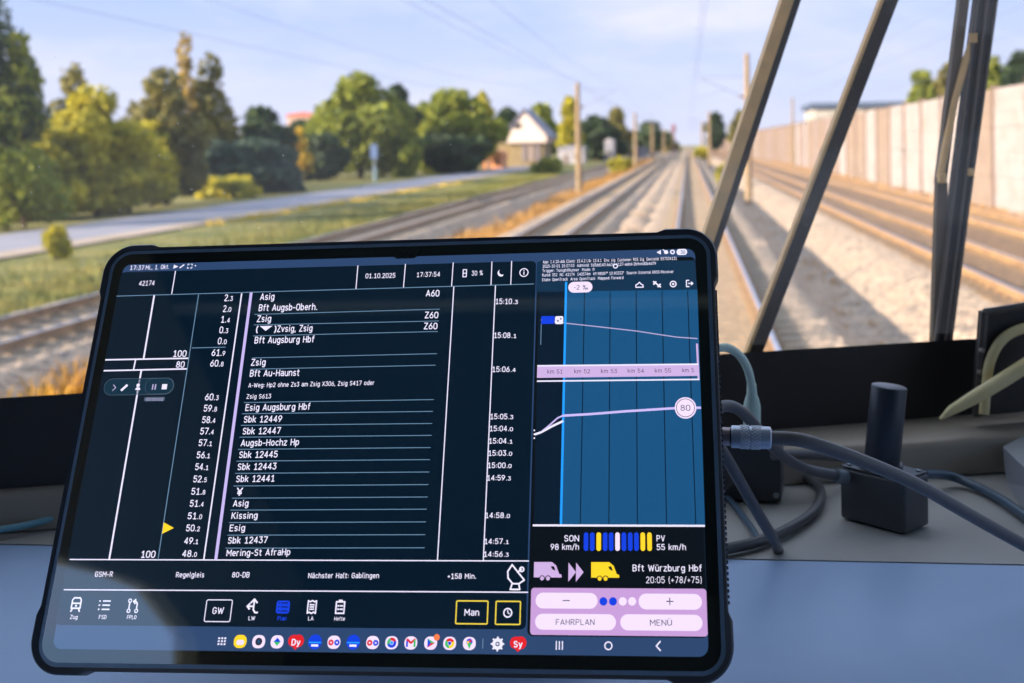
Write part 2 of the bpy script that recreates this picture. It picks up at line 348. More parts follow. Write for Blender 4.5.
# blue roadside post with round head beyond the road
p = at_z(375, 181, -3.2)
s = root('road_sign', p, 'small blue sign on a pale post beyond the road', 'road sign')
MB().cyl(p, p + V3(0, 0, 3.4), .09, 10).build('post', mat('sign_post', lin(110, 122, 138), .5), s)
MB().box(p + V3(0, -.12, 2.9), (.7, .06, 1.4), bev=.05 * .5).build('sign_board', mat('sign_blue', lin(74, 96, 138), .5), s)
MB().box(p + V3(0, 0, .6), (.36, .3, 1.5), bev=.05).build('base_box', mat('sign_base', lin(92, 116, 130), .6), s)
# ------------------------------------------------------------ house
def house():
    Y = 176.0; P = lambda x, y: at_y(x, y, Y)
    xl, xr = P(508, 150)[0], P(546, 150)[0]; w = xr - xl; D = 10.0
    zb = -.7; ze = P(500, 138)[2]; zt = P(526, 111)[2]; xm = P(524, 100)[0]
    h = root('gabled_house', ((xl + xr) / 2, Y, zb), 'small house with white gable and grey roof beyond the tracks', 'house')
    m_tan = mat('house_tan_render', lin(136, 120, 88), .9, noise=(lin(122, 108, 80), .6, .4, .6)); m_wh = mat('house_white_boards', lin(196, 182, 176), .85)
    MB().box(((xl + xr) / 2, Y + D / 2, (zb + ze) / 2), (w * .86, D, ze - zb)).build('ground_floor', m_tan, h)
    xe, xf = xl - w * .07, xr + w * .03
    MB().prism([(xe, Y - .8, ze - .8), (xf, Y - .8, ze - .8), (xf, Y - .8, ze + .2), (xm, Y - .8, zt), (xe, Y - .8, ze + .2)], (0, D + .8, 0)).build('gable_storey', m_wh, h, label='white boarded gable storey')
    rf = MB()
    for s0 in (xe, xf):
        dx = -.5 if s0 == xe else .5
        rf.prism([(xm, Y - 1.1, zt + .05), (xm, Y - 1.1, zt + .4), (s0 + dx, Y - 1.1, ze + .15), (s0 + dx, Y - 1.1, ze - .2)], (0, D + 1.4, 0))
    rf.build('roof', mat('house_slate', lin(96, 98, 116), .6), h)
    w_ = MB(); c = P(518.5, 126); w_.box((c[0], Y - .86, c[2]), (1.1, .1, .8)); w_.build('gable_window', mat('house_window', lin(60, 58, 60), .3), h)
    for i, (x0, x1) in enumerate(((522, 527), (529, 533), (535, 540))):
        a, b2 = P(x0, 141), P(x1, 161); MB().box(((a[0] + b2[0]) / 2, Y - .08, (a[2] + b2[2]) / 2), (b2[0] - a[0], .2, a[2] - b2[2])).build('shutter_door', mat('house_grey_door%d' % (i % 2), lin(112, 104, 108) if i % 2 == 0 else lin(146, 132, 128), .7), h)
    a = P(488, 148)
    MB().prism([(a[0], Y + 1, zb), (xl + .8, Y + 1, zb), (xl + .8, Y + 1, a[2] + 1.7), (a[0], Y + 1, a[2] + .2)], (0, 6, 0)).build('annex', m_tan, h)
house()
# low orange-brown shed beside the house, grey yard wall and small far buildings
def shed(px, Y, y0, y1, wpx, cw, cr_, name, label, D=5):
    a, b2 = at_y(px - wpx / 2, y0, Y), at_y(px + wpx / 2, y1, Y); cx = (a[0] + b2[0]) / 2; w = b2[0] - a[0]; zt, zb = a[2], -.8
    r = root(name, (cx, Y + D / 2, zb), label, 'building')
    MB().box((cx, Y + D / 2, (zt + zb) / 2 - .3), (w, D, zt - zb - .6)).build('wall', cw, r)
    MB().prism([(cx - w * .55, Y - .3, zt - .65), (cx + w * .55, Y - .3, zt - .65), (cx + w * .5, Y - .3, zt - .3), (cx, Y - .3, zt + .1), (cx - w * .5, Y - .3, zt - .3)], (0, D + .6, 0)).build('roof', cr_, r)
    MB().box((cx - w * .2, Y - .05, (zt + zb) / 2 - .6), (w * .16, .12, (zt - zb) * .45)).build('door', mat('shed_door', lin(110, 96, 88), .7), r)
    MB().box((cx + w * .2, Y - .05, (zt + zb) / 2 - .2), (w * .18, .12, (zt - zb) * .25)).build('window', mat('house_window', lin(60, 58, 60), .3), r)
m_pl = mat('pale_render', lin(150, 148, 156), .9); m_or = mat('orange_boards', lin(206, 140, 92), .85, noise=(lin(180, 120, 84), 1, .4, .6)); m_redroof = mat('red_tiles', lin(176, 92, 78), .8); m_gr = mat('grey_roof', lin(130, 132, 144), .7)
shed(492, 165, 150, 164, 20, m_or, m_or, 'wooden_shed', 'low orange-brown shed at the left foot of the house')
shed(571, 200, 146, 160, 26, m_pl, m_gr, 'low_building', 'low pale building behind the nearest mast')
shed(609, 205, 139, 156, 9, m_gr, m_pl, 'small_hut', 'tiny white-roofed hut between the two left masts')
shed(626, 260, 147, 158, 42, m_gr, m_gr, 'storage_hall', 'long low grey hall behind the second left mast')
shed(304, 210, 113, 160, 34, mat('far_house_wall', lin(176, 150, 140), .9), m_redroof, 'red_roofed_house', 'far house whose red roof shows between the left trees', D=10)
# ------------------------------------------------------------ trees
def leafmat(n, c1, c2): return mat('leaves_' + n, lin(*c1), .7, noise=(lin(*c2), .9, .35, .65), trans=.35)
LM = {'yellow': leafmat('yellow', (190, 178, 38), (138, 138, 40)), 'dark': leafmat('dark', (62, 82, 38), (40, 58, 40)), 'green': leafmat('green', (142, 148, 40), (96, 110, 40)),
      'olive': leafmat('olive', (134, 126, 58), (98, 98, 58)), 'gold': leafmat('gold', (210, 180, 40), (180, 150, 40)), 'tan': leafmat('tan', (176, 150, 78), (140, 124, 70)), 'teal': leafmat('teal', (66, 86, 68), (46, 66, 62))}
m_bark = mat('bark', lin(84, 66, 52), .95, noise=(lin(56, 44, 38), 6, .4, .7))
def leaf_mesh(blobs, n, size):
    """n small leaves scattered through the blobs (centre, radii)"""
    w = np.array([b[1][0] * b[1][1] * b[1][2] for b in blobs]) ** .7; w /= w.sum()
    idx = RNG.choice(len(blobs), n, p=w); C = np.array([b[0] for b in blobs])[idx]; Rr = np.array([b[1] for b in blobs])[idx]
    d = RNG.normal(size=(n, 3)); d /= np.linalg.norm(d, axis=1)[:, None]; rad = RNG.uniform(.25, 1, n) ** .45
    P = C + d * Rr * rad[:, None]
    a = RNG.normal(size=(n, 3)); a /= np.linalg.norm(a, axis=1)[:, None]; b = np.cross(a, RNG.normal(size=(n, 3))); b /= np.linalg.norm(b, axis=1)[:, None]
    s = size * RNG.uniform(.6, 1.3, n)[:, None]
    V = np.stack([P - a * s, P + b * s * .55, P + a * s, P - b * s * .55], 1).reshape(-1, 3)
    me = bpy.data.meshes.new('foliage'); me.vertices.add(4 * n); me.vertices.foreach_set('co', V.ravel())
    me.loops.add(4 * n); me.loops.foreach_set('vertex_index', np.arange(4 * n)); me.polygons.add(n)
    me.polygons.foreach_set('loop_start', np.arange(n) * 4); me.polygons.foreach_set('loop_total', np.full(n, 4)); me.update(); return me
def tree(px, Y, ytop, ybot, wpx, kind, label, n=4500, name='tree', dens=1, blobsn=9, trunk=True, lean=0, group='trees beside the line', cat='tree', shape='round'):
    top = at_y(px, ytop, Y)[2]; base = -.6; cb = max(at_y(px, ybot, Y)[2], base); c = at_y(px, 150, Y); W = wpx * 1.12 * Y / FPX
    H = top - cb; t = root(name, (c[0], Y, base), label, cat, group)
    blobs = []; rs = random.Random(int(px * 31 + Y))
    nb = int(blobsn * 2.2)
    for i in range(nb):
        u = (i + .5) / nb; z = cb + H * (.12 + .76 * u)
        wide = math.sin(PI * min(.95, .25 + .68 * u)) if shape == 'round' else (.9 - .55 * u if shape == 'spire' else 1)
        off = (W / 2) * wide * .74
        a = rs.uniform(0, 2 * PI); rr = (W / 2) * wide * rs.uniform(.26, .46)
        rz = min(H * .2, rr * 1.0)
        z = min(z, top - rz * .8)
        blobs.append(((c[0] + off * math.cos(a) * rs.uniform(.35, 1), Y + off * math.sin(a) * .8, max(z, cb + rz * .3)), (rr, rr, rz)))
    blobs.append(((c[0], Y, top - H * .16), (W * .2, W * .2, H * .16)))
    blobs.append(((c[0], Y, cb + H * .4), (W * .34, W * .3, H * .34)))
    size = max(.13, .0038 * Y)
    me = leaf_mesh(blobs, int(n * dens), size); me.materials.append(LM[kind])
    o = bpy.data.objects.new('foliage', me); COL.objects.link(o); o.parent = t; o.matrix_parent_inverse = Matrix.Translation(-Vector(t.location))
    if trunk:
        b = MB(); tr = max(.1, W * .03)
        b.tube([(c[0], Y, base), (c[0] + .1, Y, cb + H * .3), (c[0] + lean, Y, cb + H * .8)], [tr, tr * .7, tr * .2], 8)
        for i, (bc, _) in enumerate(blobs[:7]):
            z0 = max(base + .6, bc[2] - H * .25); b.tube([(c[0] + .05, Y, z0), ((c[0] + bc[0]) / 2, (Y + bc[1]) / 2, (z0 + bc[2]) / 2 + .1), bc], [tr * .45, tr * .3, tr * .1], 6)
        b.build('trunk', m_bark, t, smooth=True)
    return t
B = dict(name='bush', cat='bush', group='bushes beside the line', trunk=True, shape='flat', blobsn=6)
tree(-12, 48, -25, 190, 118, 'dark', 'dark-branched tree cut off by the left edge of the view', n=5200, blobsn=14)
tree(4, 47, 95, 245, 120, 'green', 'yellow-green undergrowth at the foot of the left edge tree', n=5200, **B)
tree(22, 48, 30, 130, 60, 'green', 'sunlit leafy sapling crown overlapping the left edge tree', n=1100, blobsn=6)
tree(95, 57, 84, 205, 115, 'yellow', 'broad yellow-green tree right of the left edge tree', n=8500, blobsn=13)
tree(75, 68, 62, 180, 60, 'olive', 'thin olive treetop behind the broad yellow-green tree', n=1500)
tree(60, 55, 165, 243, 150, 'yellow', 'low yellow-green scrub below the broad yellow-green tree', n=5200, **B)
tree(165, 68, 66, 205, 90, 'olive', 'autumn-tinted tree left of the tall thin one', n=7000, blobsn=12)
tree(150, 66, 120, 215, 80, 'yellow', 'bright yellow-green tree low before the autumn-tinted one', n=3600)
tree(187, 90, 30, 180, 34, 'tan', 'tall thin tree with the highest crown left of centre', n=900, blobsn=7)
tree(212, 92, 50, 185, 62, 'olive', 'wispy pale tree right of the tall thin tree', n=1700, blobsn=9)
tree(208, 82, 140, 206, 90, 'teal', 'dark blue-green hedge bush below the tall thin tree', n=5200, **B)
tree(226, 76, 178, 212, 64, 'yellow', 'low bright yellow bush at the road edge before the dark hedge', n=2600, **B)
tree(128, 60, 140, 222, 90, 'yellow', 'yellow-green thicket between the broad yellow-green tree and the autumn-tinted one', n=4200, **B)
tree(34, 53, 120, 232, 84, 'yellow', 'sunlit yellow-green shrub right of the left edge tree, by the road', n=4200, **B)
tree(186, 84, 130, 200, 70, 'olive', 'olive thicket at the foot of the tall thin tree', n=3600, **B)
tree(335, 132, 118, 184, 60, 'green', 'green shrub left of the big round green tree', n=3200, **B)
tree(262, 98, 106, 196, 80, 'dark', 'dark round tree right of the wispy tree', n=6500, blobsn=11)
tree(255, 85, 140, 205, 120, 'teal', 'wide dark thicket above the road left of the sign', n=6500, **B)
tree(298, 104, 128, 185, 26, 'gold', 'narrow golden tree below the red roof', n=1300)
tree(300, 150, 120, 175, 60, 'dark', 'dark tree in front of the red-roofed house', n=3000)
tree(318, 116, 135, 190, 60, 'dark', 'dark thicket between the golden tree and the big round tree', n=3600, **B)
tree(360, 126, 72, 190, 108, 'green', 'big round green tree behind the blue sign', n=9500, blobsn=14)
tree(398, 138, 84, 185, 50, 'dark', 'dark tree attached to the right of the big round tree', n=4600, blobsn=10)
tree(408, 124, 146, 182, 26, 'green', 'small yellow-green bush right of the blue sign', n=1500, **B)
tree(452, 148, 88, 172, 104, 'green', 'broad green tree left of the white-gabled house', n=8500, blobsn=13)
tree(452, 140, 135, 175, 80, 'dark', 'dark underwood below the broad green tree', n=3800, **B)
tree(482, 162, 92, 165, 36, 'yellow', 'yellowing treetop just left of the house', n=2200)
tree(508, 215, 108, 160, 44, 'dark', 'dark tree directly behind the white gable', n=2800)
tree(542, 225, 103, 160, 44, 'green', 'round tree behind the grey roof of the house', n=2800)
tree(570, 215, 96, 160, 26, 'yellow', 'bright yellow tree behind the nearest mast', n=1700)
tree(596, 240, 116, 160, 56, 'dark', 'dark tree between the first and second left masts', n=3800)
tree(617, 255, 108, 160, 32, 'olive', 'taller olive tree left of the second left mast', n=2200)
tree(650, 385, 122, 158, 40, 'dark', 'small far tree left of the third mast', n=2200)
tree(666, 420, 132, 155, 26, 'olive', 'tiny far tree at the vanishing point on the left', n=1300)
tree(716, 330, 113, 150, 20, 'dark', 'small dark tree behind the second right mast', n=1500)
tree(740, 300, 112, 150, 22, 'olive', 'small olive tree half hidden by the first wiper arm', n=1300)
tree(922, 72, 70, 130, 42, 'green', 'pointed green treetop above the noise wall, left one', n=2200, shape='spire')
tree(948, 75, 64, 130, 34, 'olive', 'treetop above the noise wall behind the wiper blade', n=2200)
tree(990, 62, 55, 120, 50, 'green', 'green treetop above the noise wall right of the wiper blade', n=3200)
tree(1022, 60, 50, 120, 50, 'dark', 'dark treetop above the noise wall cut by the right edge', n=3200)
B2 = dict(B); B2['group'] = 'low bushes in the grass'
tree(701, 235, 150, 163, 14, 'yellow', 'yellow bush at the foot of the farthest right mast', n=1300, **B2)
tree(725, 80, 166, 185, 16, 'yellow', 'yellow weeds left of the tall right mast', n=1300, **B2)
tree(54, 34, 226, 262, 26, 'yellow', 'young yellow sapling standing alone beside the road', n=700, **B2)
tree(548, 140, 160, 172, 36, 'green', 'small green bush before the house', n=1300, **B2)
tree(620, 120, 160, 170, 22, 'yellow', 'small yellow bush at the foot of the second left mast', n=900, **B2)

# ------------------------------------------------------------ grasses (uncountable)
def grass(name, label, spots, m, h, w, n_bl=14, spread=.25):
    V = []; k = 0
    for (x, y, z, s) in spots:
        for _ in range(n_bl):
            a = random.uniform(0, 2 * PI); r = random.uniform(0, spread) * s; bx, by = x + r * math.cos(a), y + r * math.sin(a)
            hh = h * s * random.uniform(.5, 1.1); le = random.uniform(0, .45) * hh; ww = w * s * random.uniform(.6, 1.3) / 2; ta = random.uniform(0, PI)
            dx, dy = ww * math.cos(ta), ww * math.sin(ta)
            V += [(bx - dx, by - dy, z), (bx + dx, by + dy, z), (bx + dx * .7 + le * math.cos(a) * .4, by + dy * .7 + le * math.sin(a) * .4, z + hh * .6), (bx + le * math.cos(a), by + le * math.sin(a), z + hh)]
    V = np.array(V); n = len(V) // 4
    me = bpy.data.meshes.new(name); me.vertices.add(4 * n); me.vertices.foreach_set('co', V.ravel()); me.loops.add(4 * n); me.loops.foreach_set('vertex_index', np.arange(4 * n))
    me.polygons.add(n); me.polygons.foreach_set('loop_start', np.arange(n) * 4); me.polygons.foreach_set('loop_total', np.full(n, 4)); me.update(); me.materials.append(m)
    o = bpy.data.objects.new(name, me); COL.objects.link(o); tag(o, label, 'grass', kind='stuff')
m_dry = mat('dry_grass', lin(176, 136, 72), .8, noise=(lin(156, 116, 62), 1.5, .4, .6), trans=.35)
m_dry2 = mat('golden_weeds', lin(196, 152, 58), .8, noise=(lin(178, 130, 52), 1.5, .4, .6), trans=.35)
m_gb = mat('green_blades', lin(98, 106, 44), .8, noise=(lin(132, 124, 60), .4, .4, .6), trans=.3)
sp_ = []
for _ in range(2600):
    y = 18 + 190 * random.random() ** 1.8; 
    if random.random() < .22 + .55 * (math.sin(y * .22) > -.2): sp_.append((random.uniform(-8.1, -6.1), y, -.72, random.uniform(.6, 1.25) * (1 + y / 250)))
grass('dry_grass', 'dry golden grass between the two left tracks', sp_, m_dry, .42, .045, 12, .3)
grass('golden_weeds', 'orange-gold weeds low at the left edge, above the black sill', [(random.uniform(-9.0, -7.9), random.uniform(13.5, 19), -.78, random.uniform(.7, 1.3)) for _ in range(130)], m_dry2, .5, .05, 14, .16)
grass('trackside_grass', 'tan dry tufts in the dip left of our own track', [(random.uniform(-2.5, -1.7), 24 + 90 * random.random() ** 1.5, -.5, random.uniform(.5, 1.1)) for _ in range(260)], m_dry, .3, .05, 8, .25)
grass('ditch_grass', 'sparse tufts in the ditch right of our track', [(random.uniform(2.7, 3.9), 17 + 90 * random.random() ** 1.5, -.82, random.uniform(.4, .9)) for _ in range(130)], m_dry, .25, .05, 8, .3)
grass('meadow_grass', 'green meadow grass between the leftmost track and the road', [(random.uniform(-20.6, -13.7), 18 + 120 * random.random() ** 1.7, -.83, random.uniform(.7, 1.4)) for _ in range(5200)], m_gb, .28, .06, 9, .5)
grass('verge_weeds', 'yellow weeds along the near edge of the road', [(random.uniform(-21.2, -20.4), 48 + 60 * random.random(), -.62, random.uniform(.5, 1.0)) for _ in range(220)], mat('yellow_weeds', lin(206, 178, 60), .8, trans=.35), .4, .06, 9, .4)
grass('wall_grass', 'dry grass fringe along the foot of the noise wall', [(random.uniform(11.7, 12.25), 22 + 150 * random.random() ** 1.4, -.5, random.uniform(.6, 1.3)) for _ in range(700)], m_dry, .45, .05, 10, .35)

# ============================================================ CAB
ZS = CAM[2]
SL_, SR_ = at_z(0, 398, -.17), at_z(870, 345, -.17)
wdir = (SR_ - SL_); wdir[2] = 0; wdir /= np.linalg.norm(wdir)      # along the front wall
wn = V3(-wdir[1], wdir[0], 0)                                      # outward
def wl(x, z=0, off=0):                                             # point on the front wall line at world x
    t = (x - SL_[0]) / wdir[0]; p = SL_ + wdir * t + wn * off; p[2] = ZS + z; return p
XL, XR, YB = -1.05, 1.30, -1.5
m_black = mat('sill_black', lin(48, 43, 42), .55, noise=(lin(58, 52, 50), 4, .4, .6), bump=(300, .15, .001))
m_cabwall = mat('cab_lining', lin(176, 186, 194), .7, noise=(lin(166, 178, 186), 2, .4, .6))
m_cabdark = mat('cab_dark_lining', lin(96, 124, 142), .7)
m_rubber = mat('window_rubber', lin(26, 26, 28), .5)
# front sill panel
tag(MB().prism([wl(XL, -.17), wl(XL, -1.3), wl(XL, -1.3, .05), wl(XL, -.195, .05)], wl(XR) - wl(XL)).build('wall_front', m_black), kind='structure')
TILT = -.14
def wtop(x, z, off=0): p = wl(x, z, off); return p + wn * TILT * (z + .17)
# upper strip and posts of the window frame, then the pane
tag(MB().prism([wtop(XL, .9), wtop(XR, .9), wtop(XR, .98), wtop(XL, .98)], wn * .05).build('wall_front_upper', m_black), kind='structure')
for nm, x0, x1 in (('trim_1', XL, XL + .07), ('trim_2', XR - .07, XR)):
    tag(MB().prism([wtop(x0, -.17), wtop(x1, -.17), wtop(x1, .9), wtop(x0, .9)], wn * .05).build(nm, m_black), kind='structure')
tag(MB().tube([wl(XL, -.178, .02), wl(XR, -.178, .02)], .004, 8).build('trim_3', m_rubber), kind='structure')
pane = MB().add([wtop(XL, -.17, .03), wtop(XR, -.17, .03), wtop(XR, .9, .03), wtop(XL, .9, .03)], [(0, 1, 2, 3)]).build('window_1', glass_mat()); tag(pane, kind='structure')
# side walls with their window openings, rear wall, ceiling, floor
def wall_with_hole(name, x, y0, y1, z0, z1, hole, m, th):
    b = MB(); hy0, hy1 = min(p[0] for p in hole), max(p[0] for p in hole); hz0 = min(p[1] for p in hole)
    q = lambda pts: b.prism([(x, a, ZS + c) for a, c in pts], (th, 0, 0))
    q([(y0, z0), (y1, z0), (y1, hz0), (y0, hz0)]); q([(y0, hz0), (hy0, hz0), (hy0, z1), (y0, z1)]); q([(hy1, hz0), (y1, hz0), (y1, z1), (hy1, z1)])
    up = [p for p in hole if p[1] > hz0 + 1e-6]; up.sort()
    for a, c in zip(up[:-1], up[1:]): q([a, c, (c[0], z1), (a[0], z1)])
    tag(b.build(name, m), kind='structure')
yl, yr = wl(XL)[1], wl(XR)[1]
wall_with_hole('wall_left', XL, YB, yl + .02, -1.5, .98, [(-1.14, -.05), (-1.14, .52), (-1.05, .60), (-.85, .585), (-.72, .535), (-.6, .48), (-.5, .44), (-.45, .43), (-.45, -.05)], m_cabwall, -.05)  # upper edge of the opening shaped to outline the screen's bright reflection
wall_with_hole('wall_right', XR, YB, yr + .02, -1.5, .98, [(-1.1, -.12), (-1.1, .62), (1.0, .62), (1.0, -.12)], m_cabwall, .05)
wall_with_hole_ = None
tag(MB().box(((XL + XR) / 2, YB - .03, ZS - .26), (XR - XL + .1, .06, 2.48)).build('wall_back', m_cabdark), kind='structure')
ce = MB(); ce.prism([(XL - .05, YB, ZS + .98), (XR + .05, YB, ZS + .98), (XR + .05, yr, ZS + .98), (XL - .05, yl, ZS + .98)], (0, 0, .05)); tag(ce.build('ceiling', mat('ceiling_lining', lin(104, 132, 150), .7, noise=(lin(96, 122, 140), 2, .4, .6))), kind='structure')
fl = MB(); fl.prism([(XL - .05, YB, ZS - 1.5), (XR + .05, YB, ZS - 1.5), (XR + .05, yr, ZS - 1.5), (XL - .05, yl, ZS - 1.5)], (0, 0, -.05)); tag(fl.build('floor', mat('cab_floor', lin(50, 52, 56), .8)), kind='structure')
tag(MB().box(((XL + XR) / 2, -.50, ZS + .97), (XR - XL - .004, .02, .018), bev=.004).build('added_streak_strip', mat('streak_reflector', lin(200, 230, 236), .5)), kind='structure')  # unseen pale strip, added to reflect as a streak in the screen
g1 = glass_mat(.1)
tag(MB().add([(XL - .03, -1.14, ZS - .05), (XL - .03, -.45, ZS - .05), (XL - .03, -.45, ZS + .6), (XL - .03, -1.14, ZS + .6)], [(0, 1, 2, 3)]).build('window_2', g1), kind='structure')
tag(MB().add([(XR + .03, -1.1, ZS - .12), (XR + .03, 1.0, ZS - .12), (XR + .03, 1.0, ZS + .62), (XR + .03, -1.1, ZS + .62)], [(0, 1, 2, 3)]).build('window_3', g1), kind='structure')

# ------------------------------------------------------------ driver's desk
DZ = ZS - .262
m_desk = mat('desk_plastic', lin(158, 184, 222), .40, noise=(lin(150, 176, 214), 6, .4, .6), bump=(420, .25, .0006))
m_ledge = mat('ledge_plastic', lin(170, 158, 144), .38, bump=(300, .2, .0006))
desk = root('control_desk', (0, .7, DZ - .05), 'grey textured driver desk the tablet stands on', 'desk')
SY = .722
MB().prism([(XL + .002, .30, DZ), (XR - .002, .30, DZ), (XR - .002, .30, DZ - .05), (XL + .002, .30, DZ - .05)], (0, SY - .0018 - .30, 0)).build('front_panel', m_desk, desk)
bl, br_ = wl(XL + .002), wl(XR - .002)
bp_ = [(XL + .002, SY + .0018, DZ - .0004), (XR - .002, SY + .0018, DZ - .0004), (br_[0], br_[1] - .002, DZ - .0004), (bl[0], SY + .0019, DZ - .0004)]
# the left end of the front wall runs forward of the seam; keep the rear panel in front of it
def xat(y): return (SL_ + wdir * ((y - SL_[1]) / wdir[1]))[0]
rp_ = [(xat(SY + .004) + .002, SY + .0018, DZ - .0004), (XR - .002, SY + .0018, DZ - .0004), (XR - .002, wl(XR - .002)[1] - .002, DZ - .0004)]
MB().prism(rp_, (0, 0, -.05)).build('rear_panel', mat('desk_plastic_rear', lin(168, 166, 164), .55, noise=(lin(160, 158, 156), 6, .4, .6), bump=(420, .25, .0006)), desk)
MB().box(((XL + XR) / 2, SY, DZ - .03), (XR - XL - .01, .01, .05)).build('seam_gasket', m_rubber, desk, label='black gap strip between the two desk panels')
# raised ledge along the front wall
lf0, lf1 = at_z(0, 488, -.235), at_z(850, 444, -.235)
ld = (lf1 - lf0) / (lf1[0] - lf0[0])
def lfp(x, z): p = lf0 + ld * (x - lf0[0]); p[2] = ZS + z; return p
lg = MB(); n = 24
prof = []
for i in range(n + 1):
    x = -.62 + (XR - .01 + .62) * i / n
    a = lfp(x, -.235); w = wl(x, -.235, -.001); 
    if w[1] < a[1] + .004: a = w + V3(0, -.004, 0)
    prof.append([w + V3(0, 0, .001), a, a + V3(0, -.003, -.002), a + V3(.0, -.005, -.006), a + V3(0, -.008, -.0262), w + V3(0, 0, -.027)])
for i in range(n):
    A_, B_ = prof[i], prof[i + 1]; k = len(A_)
    lg.add(A_ + B_, [(j, (j + 1) % k, (j + 1) % k + k, j + k) for j in range(k)])
lg.build('rear_ledge', m_ledge, desk, smooth=True)
# raised corner block at the right edge
c0, c1, c2 = at_z(1006, 482, -.262), at_z(1046, 548, -.262), at_z(1000, 464, -.236)
blk = MB()
base = [c0, c1, c1 + V3(.25, 0, 0), V3(c0[0] + .25, c0[1] + .08, DZ), V3(c0[0] + .09, c0[1] + .10, DZ)]
topp = [c0 + V3(-.001, .004, .026), c1 + V3(.012, .03, .026), c1 + V3(.24, .03, .036), V3(c0[0] + .24, c0[1] + .08, DZ + .036), V3(c0[0] + .06, c0[1] + .078, DZ + .03)]
blk.add(base + topp, [(0, 1, 2, 3, 4)[::-1], (5, 6, 7, 8, 9)] + [(i, (i + 1) % 5, (i + 1) % 5 + 5, i + 5) for i in range(5)])
blk.build('raised_block', mat('block_plastic', lin(150, 152, 158), .5, bump=(420, .2, .0006)), desk)

# ------------------------------------------------------------ windscreen wiper outside the glass
m_arm = mat('wiper_sunlit_paint', lin(244, 200, 140), .5, noise=(lin(222, 184, 132), 60, .4, .7), obj=True)  # warm sunlight put into the tan colour; the cab keeps the sun off
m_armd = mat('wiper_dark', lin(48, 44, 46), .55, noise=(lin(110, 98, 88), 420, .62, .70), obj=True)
m_blade = mat('wiper_rubber', lin(30, 32, 42), .45)
gO = wl(0, -.17, .075); gT = wtop(0, .3, .075); gN = np.cross(wdir, gT - gO); gN /= np.linalg.norm(gN)
if gN[1] < 0: gN = -gN
gp = lambda x, y, o=0: at_plane(x, y, gO + gN * o, gN)
def bar(p0, p1, w, d, skew=0):
    """rectangular bar between two points lying on the glass plane: w across, d deep"""
    t = (p1 - p0) / np.linalg.norm(p1 - p0); s = np.cross(t, gN); s /= np.linalg.norm(s)
    return [q + s * a * w / 2 + gN * b_ for q in (p0, p1) for a, b_ in ((-1, 0), (1, 0), (1, d), (-1, d))]
def add_bar(b, p0, p1, w, d, mi=0, side=None):
    vs = bar(p0, p1, w, d); fs = [(0, 1, 2, 3), (7, 6, 5, 4), (0, 4, 5, 1), (1, 5, 6, 2), (2, 6, 7, 3), (3, 7, 4, 0)]
    b.add(vs, fs, mi)
wp = root('windscreen_wiper', gp(790, 0), 'large wiper outside the windscreen, two slanted arms and an upright blade', 'wiper')
wp.location = Vector(gp(800, 300))
ext = lambda a, b_, t: (a[0] + (b_[0] - a[0]) * t, a[1] + (b_[1] - a[1]) * t)
def two(a, b_, t0=-.25, t1=1.0): return gp(*ext(a, b_, t0)), gp(*ext(a, b_, t1))
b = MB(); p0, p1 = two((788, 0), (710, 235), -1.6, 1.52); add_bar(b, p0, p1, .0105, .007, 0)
arm1 = b.build('wiper_arm', m_arm, wp, label='left wiper arm with sunlit tan in its colour')
b = MB(); p0, p1 = two((798, 0), (720, 235), -1.6, 1.52); add_bar(b, p0 + gN * .001, p1 + gN * .001, .0062, .007, 0); b.build('arm_shading_strip', m_armd, arm1)  # shaded right side of the arm, laid on as a dark strip
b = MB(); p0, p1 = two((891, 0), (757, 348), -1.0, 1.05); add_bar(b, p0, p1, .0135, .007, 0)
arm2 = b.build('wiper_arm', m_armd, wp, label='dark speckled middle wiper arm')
b = MB(); p0, p1 = two((882, 0), (749, 348), -1.0, 1.05); add_bar(b, p0 - gN * .0008, p1 - gN * .0008, .0028, .006, 0); b.build('arm_shading_strip', m_arm, arm2)  # sunlit left edge of the arm, laid on as a tan strip
b = MB(); p0, p1 = two((987, 0), (943, 345), -.75, 1.06); add_bar(b, p0, p1, .0190, .008, 0)
bl_ = b.build('wiper_blade', m_blade, wp)
b = MB(); p0, p1 = two((976, 0), (934, 345), -.75, 1.06); add_bar(b, p0 - gN * .003, p1 - gN * .003, .0028, .003, 0)
p0, p1 = two((986, 0), (944, 345), -.75, 1.06); add_bar(b, p0 - gN * .003, p1 - gN * .003, .002, .003, 0); p0, p1 = two((996, 0), (949, 345), -.75, 1.06); add_bar(b, p0 - gN * .002, p1 - gN * .002, .002, .003, 0)
b.build('blade_rib', mat('blade_rib', lin(104, 98, 96), .4), bl_)
b = MB(); p0, p1 = two((966, 0), (943, 185), -1.3, 1.0); add_bar(b, p0 + gN * .002, p1 + gN * .002, .0095, .006, 0); p0, p1 = two((943.5, 183), (938, 345), 0, 1.05); add_bar(b, p0 + gN * .001, p1 + gN * .001, .0100, .006, 0); b.build('blade_holder', mat('holder', lin(110, 96, 82), .5), bl_)
b = MB(); b.tube([gp(973, 36), gp(966, 60), gp(955, 100), gp(945, 150), gp(940, 178)], [.002, .0035, .003, .0035, .0035], 8); b.box(gp(973, 38, -.003), (.006, .007, .008)); b.box(gp(942, 178, -.001), (.007, .008, .009), bev=.0015); b.box(gp(970, 172, -.001), (.006, .008, .007), bev=.0015)
b.build('blade_spring', m_arm, bl_, smooth=True, label='tan curved metal strip with clips')

